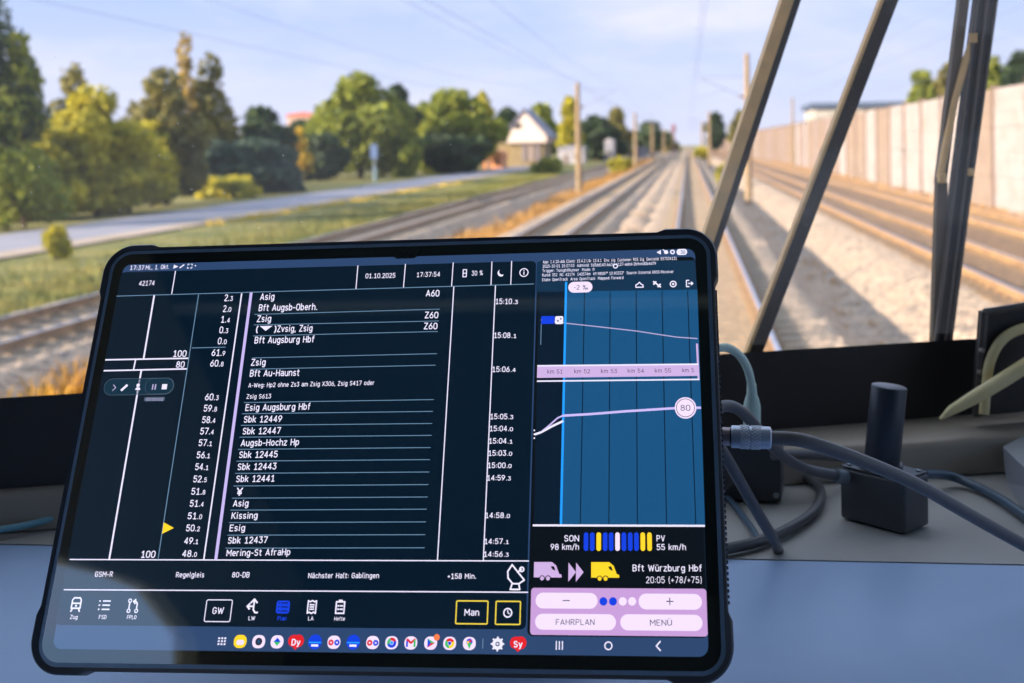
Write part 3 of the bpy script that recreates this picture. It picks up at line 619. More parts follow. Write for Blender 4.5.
# ------------------------------------------------------------ black housing with beige hose at the right
m_house = mat('housing_black', lin(44, 40, 38), .6, noise=(lin(60, 54, 48), 8, .4, .7), bump=(200, .3, .001))
m_beige = mat('hose_beige', lin(240, 222, 168), .45, noise=(lin(224, 204, 150), 20, .4, .7))
hp = wl(.22, -.2, -.04)
H0, H1 = at_plane(984, 312, hp, wn), at_plane(976, 416, hp, wn)
H0b = at_plane(1060, 300, hp, wn); H1b = at_plane(1060, 408, hp, wn)
hb = root('equipment_housing', H1, 'black box housing against the window at the right edge', 'housing')
bb = MB(); bb.prism([H0, H0b, H1b, H1], wn * .008); bb.build('case', m_house, hb)
b = MB()
for p0, p1 in ((H0, H0b), (H0, H1)):
    b.tube([p0 - wn * .001, p1 - wn * .001], .0032, 6)
b.build('rim', mat('housing_rim', lin(84, 78, 74), .5), hb)
b = MB()
for (x, y) in ((981, 350), (979, 372)): q = at_plane(x, y, hp - wn * .002, wn); b.cyl(q, q - wn * .003, .002, 8)
b.build('screw', mat('screw_pale', lin(150, 140, 128), .4), hb)
hq = hp - wn * .007
hose = MB().tube(spline([at_plane(x, y, hq, wn) for x, y in ((984, 414), (986, 390), (990, 362), (1001, 341), (1018, 330), (1045, 324))], 8), .0042, 12)
tag(hose.build('curved_hose', m_beige, smooth=True), 'beige hose bent into an arch on the black housing', 'hose')
q0 = hp - wn * .022
tb = MB().tube([at_plane(940, 419, q0, wn), at_plane(952, 410, q0, wn), at_plane(975, 397, q0, wn), at_plane(1003, 380, q0, wn), at_plane(1050, 350, q0, wn)], [.0012, .0040, .0056, .0060, .0062], 14)
tag(tb.build('slanted_tube', m_beige, smooth=True), 'straight beige tube slanting in front of the black housing', 'tube')

# ------------------------------------------------------------ black box with upright cylinder
m_bx = mat('box_black', lin(68, 69, 73), .38, noise=(lin(68, 70, 76), 60, .4, .6), bump=(600, .15, .0003))
m_cy = mat('cylinder_black', lin(54, 58, 68), .35)
m_scr = mat('screw_steel', lin(150, 160, 170), .3, metal=.9)
def rotz(a): c, s = math.cos(a), math.sin(a); return np.array([[c, -s, 0], [s, c, 0], [0, 0, 1]])
F0, F1, F2 = at_z(840, 519, -.262), at_z(905, 537, -.262), at_z(922, 512, -.262)
ex = F1 - F0; wbx = np.linalg.norm(ex); ex /= wbx; ey = V3(-ex[1], ex[0], 0)
Rb = np.stack([ex, ey, V3(0, 0, 1)], 1); dbx = .030; hbx = .036
cbx = F0 + ex * wbx / 2 + ey * dbx / 2 + V3(0, 0, hbx / 2 + .0005)
ab = root('antenna_box', cbx - V3(0, 0, hbx / 2), 'small black box with an upright black cylinder on the desk', 'box')
MB().box(cbx, (wbx, dbx, hbx - .001), Rb, bev=.0022).build('box_body', m_bx, ab, smooth=True)
lid = MB().box(cbx + V3(0, 0, hbx / 2 + .0006), (wbx * .97, dbx * .97, .0012), Rb, bev=.0005).build('lid', m_bx, ab)
for a in (-1, 1):
    for c in (-1, 1):
        q = cbx + Rb @ V3(a * (wbx / 2 - .005), c * (dbx / 2 - .005), hbx / 2 + .001); MB().cyl(q, q + V3(0, 0, .0012), .0017, 12, bev=.0003).build('screw', m_scr, lid)
cb0 = cbx - ex * .002 + V3(0, 0, hbx / 2); tipd = V3(.11, .02, 1); tipd /= np.linalg.norm(tipd)
MB().cyl(cb0, cb0 + V3(0, 0, .004), .0145, 28).build('collar', m_bx, ab, smooth=True)
c_ = MB(); c_.cyl(cb0 + tipd * .004, cb0 + tipd * .0575, .0120, 40, bev=.0012); c_.build('antenna_cylinder', m_cy, ab, smooth=True)
# second black box, behind the tablet edge
S1 = at_z(785, 503, -.262); b2c = S1 + V3(-.035, .02, .0225)
R2 = rotz(math.radians(-8))
bx2 = root('junction_box', b2c - V3(0, 0, .022), 'black junction box half hidden behind the tablet', 'box')
MB().box(b2c, (.07, .04, .043), R2, bev=.002).build('box_body', m_bx, bx2, smooth=True)
q = at_plane(776, 495, b2c - R2[:, 1] * .0205, R2[:, 1]); MB().cyl(q, q - R2[:, 1] * .0016, .0022, 12, bev=.0003).build('screw', m_scr, bx2)
q = at_plane(778, 452, b2c - R2[:, 1] * .0205, R2[:, 1]); MB().cyl(q, q - R2[:, 1] * .0016, .0018, 12, bev=.0003).build('screw', m_scr, bx2)

# ============================================================ TABLET
O_ = CAM + V3(-0.15297887, 0.55988895, -0.14689019)
UX = V3(0.99973208, -0.00923331, 0.02122535); UD = V3(0.01504505, -0.43765119, -0.89901896); UN = V3(0.01759022, 0.89909743, -0.43739501)
UX /= np.linalg.norm(UX); UN = np.cross(UX, UD); UN /= np.linalg.norm(UN); UD = np.cross(UN, UX)
tab = bpy.data.objects.new('tablet', None); COL.objects.link(tab)
UU = -UD; NF = -UN   # up in the screen, towards the viewer
tab.matrix_world = Matrix([[UX[0], UU[0], NF[0], O_[0]], [UX[1], UU[1], NF[1], O_[1]], [UX[2], UU[2], NF[2], O_[2]], [0, 0, 0, 1]])
tag(tab, 'large black-cased tablet showing a railway timetable, leaning on the desk', 'tablet')
def uv(x, y):
    P = at_plane(x, y, O_, UN) - O_; return np.array([np.dot(P, UX), np.dot(P, UU)])
SW, SH = .3146, .1966
def rrect(w, h, r, n=8, cx=0, cy=0):
    pts = []
    for (sx, sy, a0) in ((1, 1, 0), (-1, 1, 90), (-1, -1, 180), (1, -1, 270)):
        for i in range(n + 1):
            a = math.radians(a0 + 90 * i / n); pts.append((cx + sx * (w / 2 - r) + r * math.cos(a), cy + sy * (h / 2 - r) + r * math.sin(a)))
    return pts
def ring(outer, inner, z0, z1, bevel=0):
    """frame between two outlines with the same point count"""
    n = len(outer); b = MB()
    vs = [(x, y, z0) for x, y in outer] + [(x, y, z1 - bevel) for x, y in outer]
    mid = [((a[0] * .72 + c[0] * .28), (a[1] * .72 + c[1] * .28)) for a, c in zip(outer, inner)]
    vs += [(x, y, z1) for x, y in mid] + [(x, y, z1 - bevel * .6) for x, y in inner] + [(x, y, z0) for x, y in inner]
    fs = []
    for k in range(5):
        for i in range(n):
            j = (i + 1) % n; a, c = k * n, ((k + 1) % 5) * n; fs.append((a + i, a + j, c + j, c + i))
    return b.add(vs, fs)
m_scrglass = mat('screen_glass_black', lin(6, 9, 13), .035, spec=1.0); m_scrglass.node_tree.nodes['Principled BSDF'].inputs['IOR'].default_value = 1.75
m_frame = mat('tablet_aluminium', lin(140, 164, 192), .3, metal=.1)
m_case = mat('case_rubber', lin(56, 60, 68), .42, bump=(500, .2, .0003))
BW, BH = .3262, .2086
MB().prism([(x, y, -.0056) for x, y in rrect(BW + .0042, BH + .0042, .0119)], (0, 0, .0052)).build('tablet_body', m_frame, tab, smooth=True)
MB().add([(x, y, -.0002) for x, y in rrect(BW, BH, .0098)], [tuple(range(36))]).build('screen_bezel', m_scrglass, tab)
no = 14
outer, inner = [], []
W2, H2, RR = BW / 2 + .0039, BH / 2 + .0037, .0148
for (x, y) in rrect(2 * W2, 2 * H2, RR, no):
    outer.append((x, y))
# corner bumps: lengthen the outline by inserting points along the straight sides
def case_outline(extra):
    pts = []
    for (sx, sy, a0) in ((1, 1, 0), (-1, 1, 90), (-1, -1, 180), (1, -1, 270)):
        cc = (sx * (W2 - RR), sy * (H2 - RR)); arc = []
        for i in range(no + 1):
            a = math.radians(a0 + 90 * i / no); arc.append((cc[0] + (RR + extra[0]) * math.cos(a), cc[1] + (RR + extra[0]) * math.sin(a)))
        # bump shoulders before and after the arc
        d0 = V3(math.cos(math.radians(a0)), math.sin(math.radians(a0)), 0); t0 = V3(-d0[1], d0[0], 0)
        d1 = V3(-d0[1], d0[0], 0); t1 = -d0
        A0 = V3(*cc, 0); S = .010
        pre = [A0 + d0 * (RR) - t0 * (S + .004), A0 + d0 * (RR + extra[0]) - t0 * S]
        post = [A0 + d1 * (RR + extra[0]) + t1 * S, A0 + d1 * (RR) + t1 * (S + .004)]
        pts += [(p[0], p[1]) for p in pre] + arc + [(p[0], p[1]) for p in post]
    return pts
outl = case_outline((.0018,)); 
def inset(p):
    # matching inner outline: same angles on the body's rounded rectangle
    res = []; k = 0
    for (sx, sy, a0) in ((1, 1, 0), (-1, 1, 90), (-1, -1, 180), (1, -1, 270)):
        ri = .0118; cc = V3(sx * (BW / 2 + .0020 - ri), sy * (BH / 2 + .0020 - ri), 0)
        d0 = V3(math.cos(math.radians(a0)), math.sin(math.radians(a0)), 0); t0 = V3(-d0[1], d0[0], 0); d1 = t0; t1 = -d0
        A = [cc + d0 * ri - t0 * .0175, cc + d0 * ri - t0 * .0135] + [cc + ri * V3(math.cos(math.radians(a0 + 90 * i / no)), math.sin(math.radians(a0 + 90 * i / no)), 0) for i in range(no + 1)] + [cc + d1 * ri + t1 * .0135, cc + d1 * ri + t1 * .0175]
        res += [(q[0], q[1]) for q in A]
    return res
inn = inset(outl)
case = ring(outl, inn, -.0095, .0012, .0012).build('case_frame', m_case, tab, smooth=True)
MB().prism([(x, y, -.0095) for x, y in rrect(BW + .0056, BH + .0056, .0125)], (0, 0, .0036)).build('case_back', m_case, tab)
# grip ridges along the right side of the case
b = MB()
for i in range(60):
    y = -.075 + i * .15 / 59; b.box((W2 + .0003, y, -.004), (.0010, .0011, .006))
b.build('grip_ridges', m_case, case)
# kickstand behind
t0 = V3(0, .02, -.0095); 
def loc(p): d = np.array(p) - O_; return V3(np.dot(d, UX), np.dot(d, UU), np.dot(d, NF))
foot = O_ + UU * .0 ; fy = O_[1] + .16
ka, kb = V3(-.09, .055, -.0098), V3(.09, .055, -.0098)
fa = loc(V3(O_[0] - .09, .70, DZ + .0025)); fb = loc(V3(O_[0] + .09, .70, DZ + .0025))
kd = np.cross(fb - fa, ka - fa); kd /= np.linalg.norm(kd)
MB().prism([ka, kb, fb, fa], kd * .002).build('kickstand', m_case, tab)
MB().tube([ka, kb], .003, 10).build('hinge', m_case, tab, smooth=True)

# ---- what the screen shows
def em(name, r, g, b_, k=1.0):
    c = lin(r, g, b_); c = (c[0] * k, c[1] * k, c[2] * k, 1)
    m = mat(name, (0.004, .006, .009, 1), .035, spec=1.0, emis=c); m.node_tree.nodes['Principled BSDF'].inputs['IOR'].default_value = 1.75; return m
UIM = {'base': em('ui_navy', 4, 20, 36), 'head': em('ui_header_blue', 18, 46, 72), 'bar': em('ui_slate', 42, 66, 104), 'white': em('ui_white', 226, 222, 246), 'grey': em('ui_dim_line', 96, 128, 156), 'lav': em('ui_lavender', 190, 176, 232),
       'graph': em('ui_graph_blue', 24, 78, 122), 'gdark': em('ui_graph_dark', 8, 24, 42), 'gline': em('ui_grid', 8, 26, 46), 'cyan': em('ui_bright_blue', 34, 150, 246), 'band': em('ui_band', 196, 168, 216), 'panel': em('ui_panel_lavender', 190, 150, 206),
       'pill': em('ui_pill', 232, 214, 244), 'dtext': em('ui_dark_text', 46, 44, 60), 'blue': em('ui_blue', 20, 62, 214), 'yellow': em('ui_yellow', 246, 206, 40), 'black': em('ui_black', 8, 13, 20), 'red': em('ui_red', 214, 32, 40),
       'ylw2': em('ui_outline_yellow', 226, 202, 70), 'pillbg': em('ui_overlay', 14, 44, 62), 'tag': em('ui_tag', 70, 86, 104), 'green': em('ui_green', 60, 180, 100), 'orange': em('ui_orange', 236, 120, 70), 'curve': em('ui_curve', 170, 160, 200), 'iconw': em('ui_icon_white', 224, 222, 246)}
class UI:
    def __init__(s): s.b = MB(); s.mats = []
    def mi(s, k):
        if UIM[k] not in s.mats: s.mats.append(UIM[k])
        return s.mats.index(UIM[k])
    def poly(s, pts, k, L):            # pts in screen-plane coordinates
        s.b.add([(p[0], p[1], L * .00004) for p in pts], [tuple(range(len(pts)))], s.mi(k))
    def quad(s, pts, k, L): s.poly([uv(*p) for p in pts], k, L)
    def line(s, p, q, w, k, L=3):      # w in photo px
        a, b_ = uv(*p), uv(*q); d = b_ - a; l = np.linalg.norm(d); d /= l; nrm = np.array([-d[1], d[0]]); hw = w * .00049 / 2
        s.poly([a + nrm * hw, b_ + nrm * hw, b_ - nrm * hw, a - nrm * hw], k, L)
    def pline(s, pts, w, k, L=3):
        for p, q in zip(pts[:-1], pts[1:]): s.line(p, q, w, k, L)
    def rr(s, pts, r, k, L, outline=0):   # four photo corners tl tr br bl -> rounded rectangle
        P = [uv(*p) for p in pts]; x0 = (P[0][0] + P[3][0]) / 2; x1 = (P[1][0] + P[2][0]) / 2; y1 = (P[0][1] + P[1][1]) / 2; y0 = (P[2][1] + P[3][1]) / 2
        w, h = x1 - x0, y1 - y0; r = min(r * .00049, w / 2.001, h / 2.001); o = rrect(w, h, r, 6, (x0 + x1) / 2, (y0 + y1) / 2)
        if not outline: s.poly(o, k, L); return
        t = outline * .00049; i_ = rrect(w - 2 * t, h - 2 * t, max(r - t, .00005), 6, (x0 + x1) / 2, (y0 + y1) / 2); n = len(o)
        for a in range(n): c = (a + 1) % n; s.poly([o[a], o[c], i_[c], i_[a]], k, L)
    def disc(s, x, y, r, k, L, hole=0, n=20, off=(0, 0), sy=1):
        c = uv(x, y); e = .0005; c = c + np.array(off) * e; r *= e; h_ = hole * e
        P = [(c[0] + r * math.cos(2 * PI * i / n), c[1] + r * sy * math.sin(2 * PI * i / n)) for i in range(n)]
        if not hole: s.poly(P, k, L); return
        Q = [(c[0] + h_ * math.cos(2 * PI * i / n), c[1] + h_ * sy * math.sin(2 * PI * i / n)) for i in range(n)]
        for a in range(n): b_ = (a + 1) % n; s.poly([P[a], P[b_], Q[b_], Q[a]], k, L)
    def icon(s, x, y, polys, k, L=4, e=.0005):   # polys in px units around (x,y), y up
        c = uv(x, y)
        for p in polys: s.poly([c + np.array(q) * e for q in p], k, L)
    def strokes(s, x, y, lines, w, k, L=4, e=.0005):
        c = uv(x, y)
        for ln in lines:
            for a, b_ in zip(ln[:-1], ln[1:]):
                a = np.array(a, float); b_ = np.array(b_, float); d = b_ - a; d /= np.linalg.norm(d); a = a - d * w * .3; b_ = b_ + d * w * .3; nn = np.array([-d[1], d[0]]) * w / 2
                s.poly([c + (a + nn) * e, c + (b_ + nn) * e, c + (b_ - nn) * e, c + (a - nn) * e], k, L)
    def text(s, body, x0, x1, y, cap, k='white', L=4, bold=.012, y1=None):
        a = uv(x0, y); b_ = uv(x1, y if y1 is None else y1); W = np.linalg.norm(b_ - a); d = (b_ - a) / W
        ch = abs(uv(x0, y - cap)[1] - a[1])
        vs, fs, wid, bx0 = text_mesh(body, bold); sx = W / wid; sy_ = ch / CAPH
        P = [a + d * (p[0] - bx0) * sx + np.array((0, 1)) * p[1] * sy_ for p in vs]
        s.b.add([(p[0], p[1], L * .00004) for p in P], fs, s.mi(k))
    def build(s, name, parent, **k):
        me = bpy.data.meshes.new(name); me.from_pydata(s.b.v, [], s.b.f)
        for m in s.mats: me.materials.append(m)
        me.polygons.foreach_set('material_index', s.b.m)
        o = bpy.data.objects.new(name, me); COL.objects.link(o); o.parent = parent; return tag(o, **k)
GL = {
'0': (4, '@2,5,2,2,0,180 @2,2,2,2,180,360 4,5'), '1': (4, '0.5,5.4 2.3,7 2.3,0|0.6,0 4,0'), '2': (4, '@2,5.1,1.9,1.9,165,-20 0,0 4,0'), '3': (4, '0.2,7 3.7,7 1.8,4.2 @1.9,2.1,2.1,2.1,90,-160'),
'4': (4.2, '3,0 3,7 0,1.9 4.2,1.9'), '5': (4, '3.7,7 0.5,7 0.3,3.9 @1.9,2.2,2.1,2.2,125,-155'), '6': (4, '2.9,7 0.5,3.6|@2,2.1,2,2.1,0,360'), '7': (4, '0,7 4,7 1.4,0'),
'8': (4, '@2,5.35,1.7,1.65,0,360|@2,1.9,2,1.9,0,360'), '9': (4, '@2,4.9,2,2.1,0,360|1.1,0 3.5,3.4'),
'A': (4.6, '0,0 2.3,7 4.6,0|0.8,2 3.8,2'), 'B': (4, '0,0 0,7 2.2,7 @2.2,5.3,1.6,1.7,90,-90 0,3.6|2.2,3.6 @2.2,1.8,1.8,1.8,90,-90 0,0'), 'C': (4, '@2,5,2,2,20,180 @2,2,2,2,180,340'),
'D': (4, '0,0 0,7 1.6,7 @1.8,4.8,2.2,2.2,90,0 @1.8,2.2,2.2,2.2,0,-90 0,0'), 'E': (3.6, '3.6,7 0,7 0,0 3.6,0|0,3.7 3.1,3.7'), 'F': (3.6, '3.6,7 0,7 0,0|0,3.6 3,3.6'), 'G': (4.2, '@2.1,5,2,2,20,180 @2.1,2,2,2,180,360 4.1,3.4 2.4,3.4'),
'H': (4.2, '0,0 0,7|4.2,0 4.2,7|0,3.6 4.2,3.6'), 'I': (1, '.5,0 .5,7'), 'K': (4.2, '0,0 0,7|4,7 0,3|1.4,4.2 4.2,0'), 'L': (3.4, '0,7 0,0 3.4,0'), 'M': (5.2, '0,0 0,7 2.6,2.6 5.2,7 5.2,0'), 'N': (4.4, '0,0 0,7 4.4,0 4.4,7'),
'O': (4.2, '@2.1,4.9,2.1,2.1,0,180 @2.1,2.1,2.1,2.1,180,360 4.2,4.9'), 'P': (4, '0,0 0,7 2,7 @2,5.1,1.9,1.9,90,-90 0,3.2'), 'R': (4.1, '0,0 0,7 2,7 @2,5.2,1.9,1.8,90,-90 0,3.4|2,3.4 4,0'),
'S': (4, '@2,5.3,1.8,1.7,25,270 @2,1.8,1.9,1.8,90,-155'), 'T': (4.2, '0,7 4.2,7|2.1,7 2.1,0'), 'U': (4.2, '0,7 0,2 @2.1,2.1,2.1,2.1,180,360 4.2,7'), 'V': (4.4, '0,7 2.2,0 4.4,7'), 'W': (6.4, '0,7 1.6,0 3.2,6 4.8,0 6.4,7'),
'X': (4.2, '0,0 4.2,7|0,7 4.2,0'), 'Z': (4, '0,7 4,7 0,0 4,0'), 'Q': (4.2, '@2.1,4.9,2.1,2.1,0,180 @2.1,2.1,2.1,2.1,180,360 4.2,4.9|2.6,1.6 4.4,-.4'), 'Y': (4.2, '0,7 2.1,3.6 4.2,7|2.1,3.6 2.1,0'), 'J': (3.4, '3.2,7 3.2,2 @1.6,1.8,1.6,1.8,0,-170'),
'a': (3.6, '0.4,4.8 2.2,5.2 @2.2,3.9,1.4,1.2,90,0 3.6,0|3.6,2.8 1.8,2.8 @1.6,1.5,1.5,1.4,90,270 3.6,.6'), 'b': (3.7, '0,7.4 0,0|@1.85,2.6,1.8,2.5,0,360'), 'c': (3.3, '@1.9,2.6,1.8,2.5,45,315'), 'd': (3.7, '3.7,7.4 3.7,0|@1.85,2.6,1.8,2.5,0,360'),
'e': (3.6, '0.1,2.7 3.6,2.7 @1.85,2.6,1.8,2.5,0,310'), 'f': (2.4, '1,0 1,5.6 @2.2,6,1.2,1.3,170,80|0,4.9 2.4,4.9'), 'g': (3.7, '@1.85,2.6,1.8,2.5,0,360|3.7,5.1 3.7,-.6 @1.9,-.4,1.8,1.6,0,-140'), 'h': (3.6, '0,0 0,7.4|0,3.2 @1.8,3.3,1.8,1.8,170,0 3.6,0'),
'i': (1, '.5,0 .5,5|.5,6.6 .5,7.1'), 'j': (1.4, '1,5 1,-1 0,-1.8|1,6.6 1,7.1'), 'k': (3.4, '0,0 0,7.4|3.2,5 0,2|1.1,3 3.4,0'), 'l': (1.2, '.3,7.4 .3,.8 1.2,0'), 'm': (5.8, '0,0 0,5.1|0,3.4 @1.45,3.6,1.45,1.5,170,0 2.9,0|2.9,3.4 @4.35,3.6,1.45,1.5,170,0 5.8,0'),
'n': (3.6, '0,0 0,5.1|0,3.2 @1.8,3.3,1.8,1.8,170,0 3.6,0'), 'o': (3.7, '@1.85,2.6,1.85,2.6,0,360'), 'p': (3.7, '0,5.1 0,-2|@1.85,2.6,1.8,2.5,0,360'), 'r': (2.4, '0,0 0,5.1|0,3.2 @1.7,3.4,1.6,1.7,170,75'), 's': (3.2, '@1.6,3.8,1.4,1.3,30,270 @1.6,1.3,1.5,1.3,90,-150'),
't': (2.5, '1,6.7 1,1.2 @2.2,1.2,1.2,1.2,180,280|0,5 2.5,5'), 'u': (3.6, '0,5.1 0,2 @1.8,1.8,1.8,1.8,180,360 3.6,5.1|3.6,2 3.6,0'), 'v': (3.6, '0,5.1 1.8,0 3.6,5.1'), 'w': (5, '0,5.1 1.3,0 2.5,4.4 3.7,0 5,5.1'), 'x': (3.4, '0,0 3.4,5.1|0,5.1 3.4,0'),
'y': (3.6, '0,5.1 1.8,.3|3.6,5.1 1.4,-1.8 .3,-1.8'), 'z': (3.2, '0,5.1 3.2,5.1 0,0 3.2,0'), 'q': (3.7, '@1.85,2.6,1.8,2.5,0,360|3.7,5.1 3.7,-2'),
'.': (.8, '.4,0 .4,.5'), ',': (.8, '.5,.5 .2,-1.2'), ':': (.8, '.4,.6 .4,1.1|.4,3.9 .4,4.4'), '-': (2.4, '0,2.8 2.4,2.8'), '(': (1.6, '@2.4,3.2,2.2,5,125,235'), ')': (1.6, '@-.8,3.2,2.2,5,55,-55'), '+': (3.2, '0,3 3.2,3|1.6,1.4 1.6,4.6'),
'/': (2.8, '0,-.6 2.8,7.4'), '%': (5.4, '@1.1,5.6,1.1,1.3,0,360|@4.3,1.4,1.1,1.3,0,360|1,0 4.4,7'), '‰': (7.4, '@1.1,5.6,1.1,1.3,0,360|@4,1.4,1,1.3,0,360|@6.6,1.4,1,1.3,0,360|.8,0 4,7'), '°': (2, '@1,6,1,1,0,360'),
'¥': (4.4, '0,7 2.2,3.6 4.4,7|2.2,3.6 2.2,0|.6,3.2 3.8,3.2|.6,1.7 3.8,1.7'), ' ': (1.8, ''),
}
GL['ä'] = (3.6, GL['a'][1] + '|1,6.8 1,7.1|2.7,6.8 2.7,7.1'); GL['ü'] = (3.6, GL['u'][1] + '|.9,6.8 .9,7.1|2.7,6.8 2.7,7.1'); GL['Ü'] = (4.2, GL['U'][1] + '|1.2,8.5 1.2,8.8|3,8.5 3,8.8')
def glyph_strokes(src):
    out = []
    for st in src.split('|'):
        pts = []
        for tok in st.split():
            if tok[0] == '@':
                cx, cy, rx, ry, a0, a1 = map(float, tok[1:].split(',')); n = max(4, int(abs(a1 - a0) / 28))
                pts += [(cx + rx * math.cos(math.radians(a0 + (a1 - a0) * i / n)), cy + ry * math.sin(math.radians(a0 + (a1 - a0) * i / n))) for i in range(n + 1)]
            else: pts.append(tuple(map(float, tok.split(','))))
        if not pts: continue
        cur = [pts[0]]
        for i in range(1, len(pts)):
            cur.append(pts[i])
            if i < len(pts) - 1:      # part the stroke at sharp corners
                a = np.subtract(pts[i], pts[i - 1]); b = np.subtract(pts[i + 1], pts[i]); la, lb = np.linalg.norm(a), np.linalg.norm(b)
                if la > .05 and lb > .05 and np.dot(a, b) / la / lb < .55: out.append(cur); cur = [pts[i]]
        out.append(cur)
    return out
TM = {}
def text_mesh(body, bold):
    """strokes of the writing as flat ribbons; capitals are 7 units high"""
    key = (body, bold)
    if key in TM: return TM[key]
    w = .80 + bold * 19; vs, fs, x = [], [], 0.0
    for ch in body:
        wd_, src = GL[ch]
        for st in glyph_strokes(src):
            st = [np.array((x + p[0], p[1])) for p in st]; st = [st[0]] + [b for a, b in zip(st[:-1], st[1:]) if np.linalg.norm(b - a) > 1e-4]
            nn = []
            for i in range(len(st)):
                d = st[min(i + 1, len(st) - 1)] - st[max(i - 1, 0)]; l = np.linalg.norm(d); d = d / l if l > 1e-9 else np.array((0, 1.))
                if 0 < i < len(st) - 1:
                    d1 = st[i] - st[i - 1]; d1 /= np.linalg.norm(d1); c = max(.62, abs(float(np.dot(d, d1)))); nn.append(np.array((-d[1], d[0])) / c)
                else: nn.append(np.array((-d[1], d[0])))
            if len(st) > 1:
                e0 = st[1] - st[0]; e1 = st[-1] - st[-2]; ext_ = w * .3
                st[0] = st[0] - e0 / np.linalg.norm(e0) * ext_; st[-1] = st[-1] + e1 / np.linalg.norm(e1) * ext_
            k = len(vs)
            for p, n_ in zip(st, nn): vs += [tuple(p + n_ * w / 2), tuple(p - n_ * w / 2)]
            fs += [(k + 2 * i, k + 2 * i + 1, k + 2 * i + 3, k + 2 * i + 2) for i in range(len(st) - 1)]
        x += wd_ + 1.95
    xs = [v[0] for v in vs]; TM[key] = (vs, fs, max(xs) - min(xs), min(xs)); return TM[key]
CAPH = 7.0

# display glass and the large areas
disp = UI(); disp.poly(rrect(SW, SH, .0045), 'bar', 1); DISP = disp.build('display', tab, label='lit screen area')
u = UI(); u.rr([(119.5, 272.5), (533, 261), (529.5, 627.5), (57, 627)], 5, 'base', 2)
u.rr([(535.5, 259.5), (695, 258.5), (708, 637), (529.5, 637)], 5, 'black', 2)
u.quad([(537, 262), (694.6, 260.5), (697.4, 290), (536, 292)], 'head', 3); u.build('app_window', DISP)
# status bar
u = UI(); u.text('17:37', 130, 144, 269.8, 4.0, L=4); u.text('Mi., 1. Okt.', 145.5, 169, 269.6, 4.0, y1=268.8)
u.icon(176, 266.7, [[(-2.6, -2.4), (2.8, 0), (-2.6, 2.4)]], 'white'); u.strokes(182, 266.5, [[(-2, -1.5), (2, 1.8)]], 1.4, 'white'); u.strokes(190, 266.2, [[(-2.5, 1), (-2.5, 2.3), (-1, 2.3)], [(1, 2.3), (2.5, 2.3), (2.5, 1)], [(2.5, -1), (2.5, -2.3), (1, -2.3)], [(-1, -2.3), (-2.5, -2.3), (-2.5, -1)]], .8, 'white'); u.disc(195.5, 265.8, .8, 'white', 4)
u.icon(659, 252.4, [[(-2.6, 0), (2, 2.6), (2, -2.6)]], 'white'); u.disc(666, 252.2, 2.2, 'white', 4); u.strokes(664, 251.5, [[(-1, 2), (4, -2)]], 1, 'white'); u.disc(672.5, 252.1, 2.6, 'white', 4, hole=1.2)
u.rr([(676.5, 249.2), (687, 248.9), (687.2, 254.9), (676.7, 255.2)], 3, 'white', 4); u.text('30', 680.5, 685.3, 253.8, 3, 'bar', 5, .02)
u.build('status_text', DISP)
# camera notch in the bezel
cn = MB(); c0_ = uv(405.5, 256.5)
cn.prism([(c0_[0] + x, c0_[1] + y, -.0001) for x, y in ((-.0085, .004), (.0085, .004), (.007, .0005), (.005, -.0012), (-.005, -.0012), (-.007, .0005))], (0, 0, .0003)); nt_ = cn.build('camera_notch', m_scrglass, tab)
for dx in (-.0028, .0028):
    MB().cyl((c0_[0] + dx, c0_[1] + .0006, .0001), (c0_[0] + dx, c0_[1] + .0006, .0003), .0011, 14).build('camera_lens', mat('lens_dark', lin(26, 34, 48), .1), nt_)
# left application: rules
u = UI()
u.line((116.5, 296.2), (534, 284), .9, 'grey'); u.line((175.6, 271), (171.8, 294), 1.1, 'white')
for a, b_ in (((358, 265.5), (356, 289)), ((405.5, 264), (403.5, 288)), ((453.3, 262.5), (451.6, 286.6)), ((492, 261.5), (491, 285.5)), ((511.7, 261), (510.8, 285))): u.line(a, b_, 1, 'white')
u.line((154.4, 295), (143.7, 358.8), 1.9, 'white'); u.line((105.4, 359.9), (188.4, 358.3), 1.6, 'white'); u.line((135.6, 360), (133.6, 370), 1.6, 'white'); u.line((103.8, 370.8), (187, 368.9), 1.6, 'white')
u.line((141.4, 370.3), (109.2, 560), 1.9, 'white'); u.line((198.7, 294.5), (158, 560), 1.0, 'grey'); u.line((241.8, 293.4), (203.8, 560), 1.5, 'white'); u.line((251.3, 292.5), (215.8, 560), 3.2, 'lav')
u.line((192, 348), (225.8, 347.2), .9, 'grey'); u.line((69.8, 559.5), (529, 561), 1.1, 'white'); u.line((63.9, 589.7), (528, 592.3), 1.1, 'white')
u.line((453.9, 286.5), (437.5, 560.5), 1.1, 'white'); u.line((495.5, 285.5), (483.4, 560.5), 1.1, 'white')
RW = [(254.5, 314.5, 439.8, 309.2), (254, 325, 439, 321), (253, 336, 437.8, 331.5), (252, 358, 437, 353.7), (250, 369.3, 435.7, 365.2), (244, 402.6, 433.7, 399.6), (242, 413.8, 433, 411.4), (241, 425.4, 432.2, 423.5), (239.6, 437.2, 431.6, 435.4), (238, 449.4, 430.6, 447.6), (236.6, 461.2, 430, 459.6), (235, 473.4, 429.4, 472), (233.6, 486, 428.4, 484.6), (232, 498.2, 427.8, 497), (230.6, 510.2, 426.9, 509.2), (229, 522.6, 426, 521.9), (227.4, 535.2, 425.3, 534.7), (225.6, 548.2, 424.7, 547.8)]
for a in RW: u.line((a[0], a[1]), (a[2], a[3]), .8, 'grey')
u.build('timetable_rules', DISP)
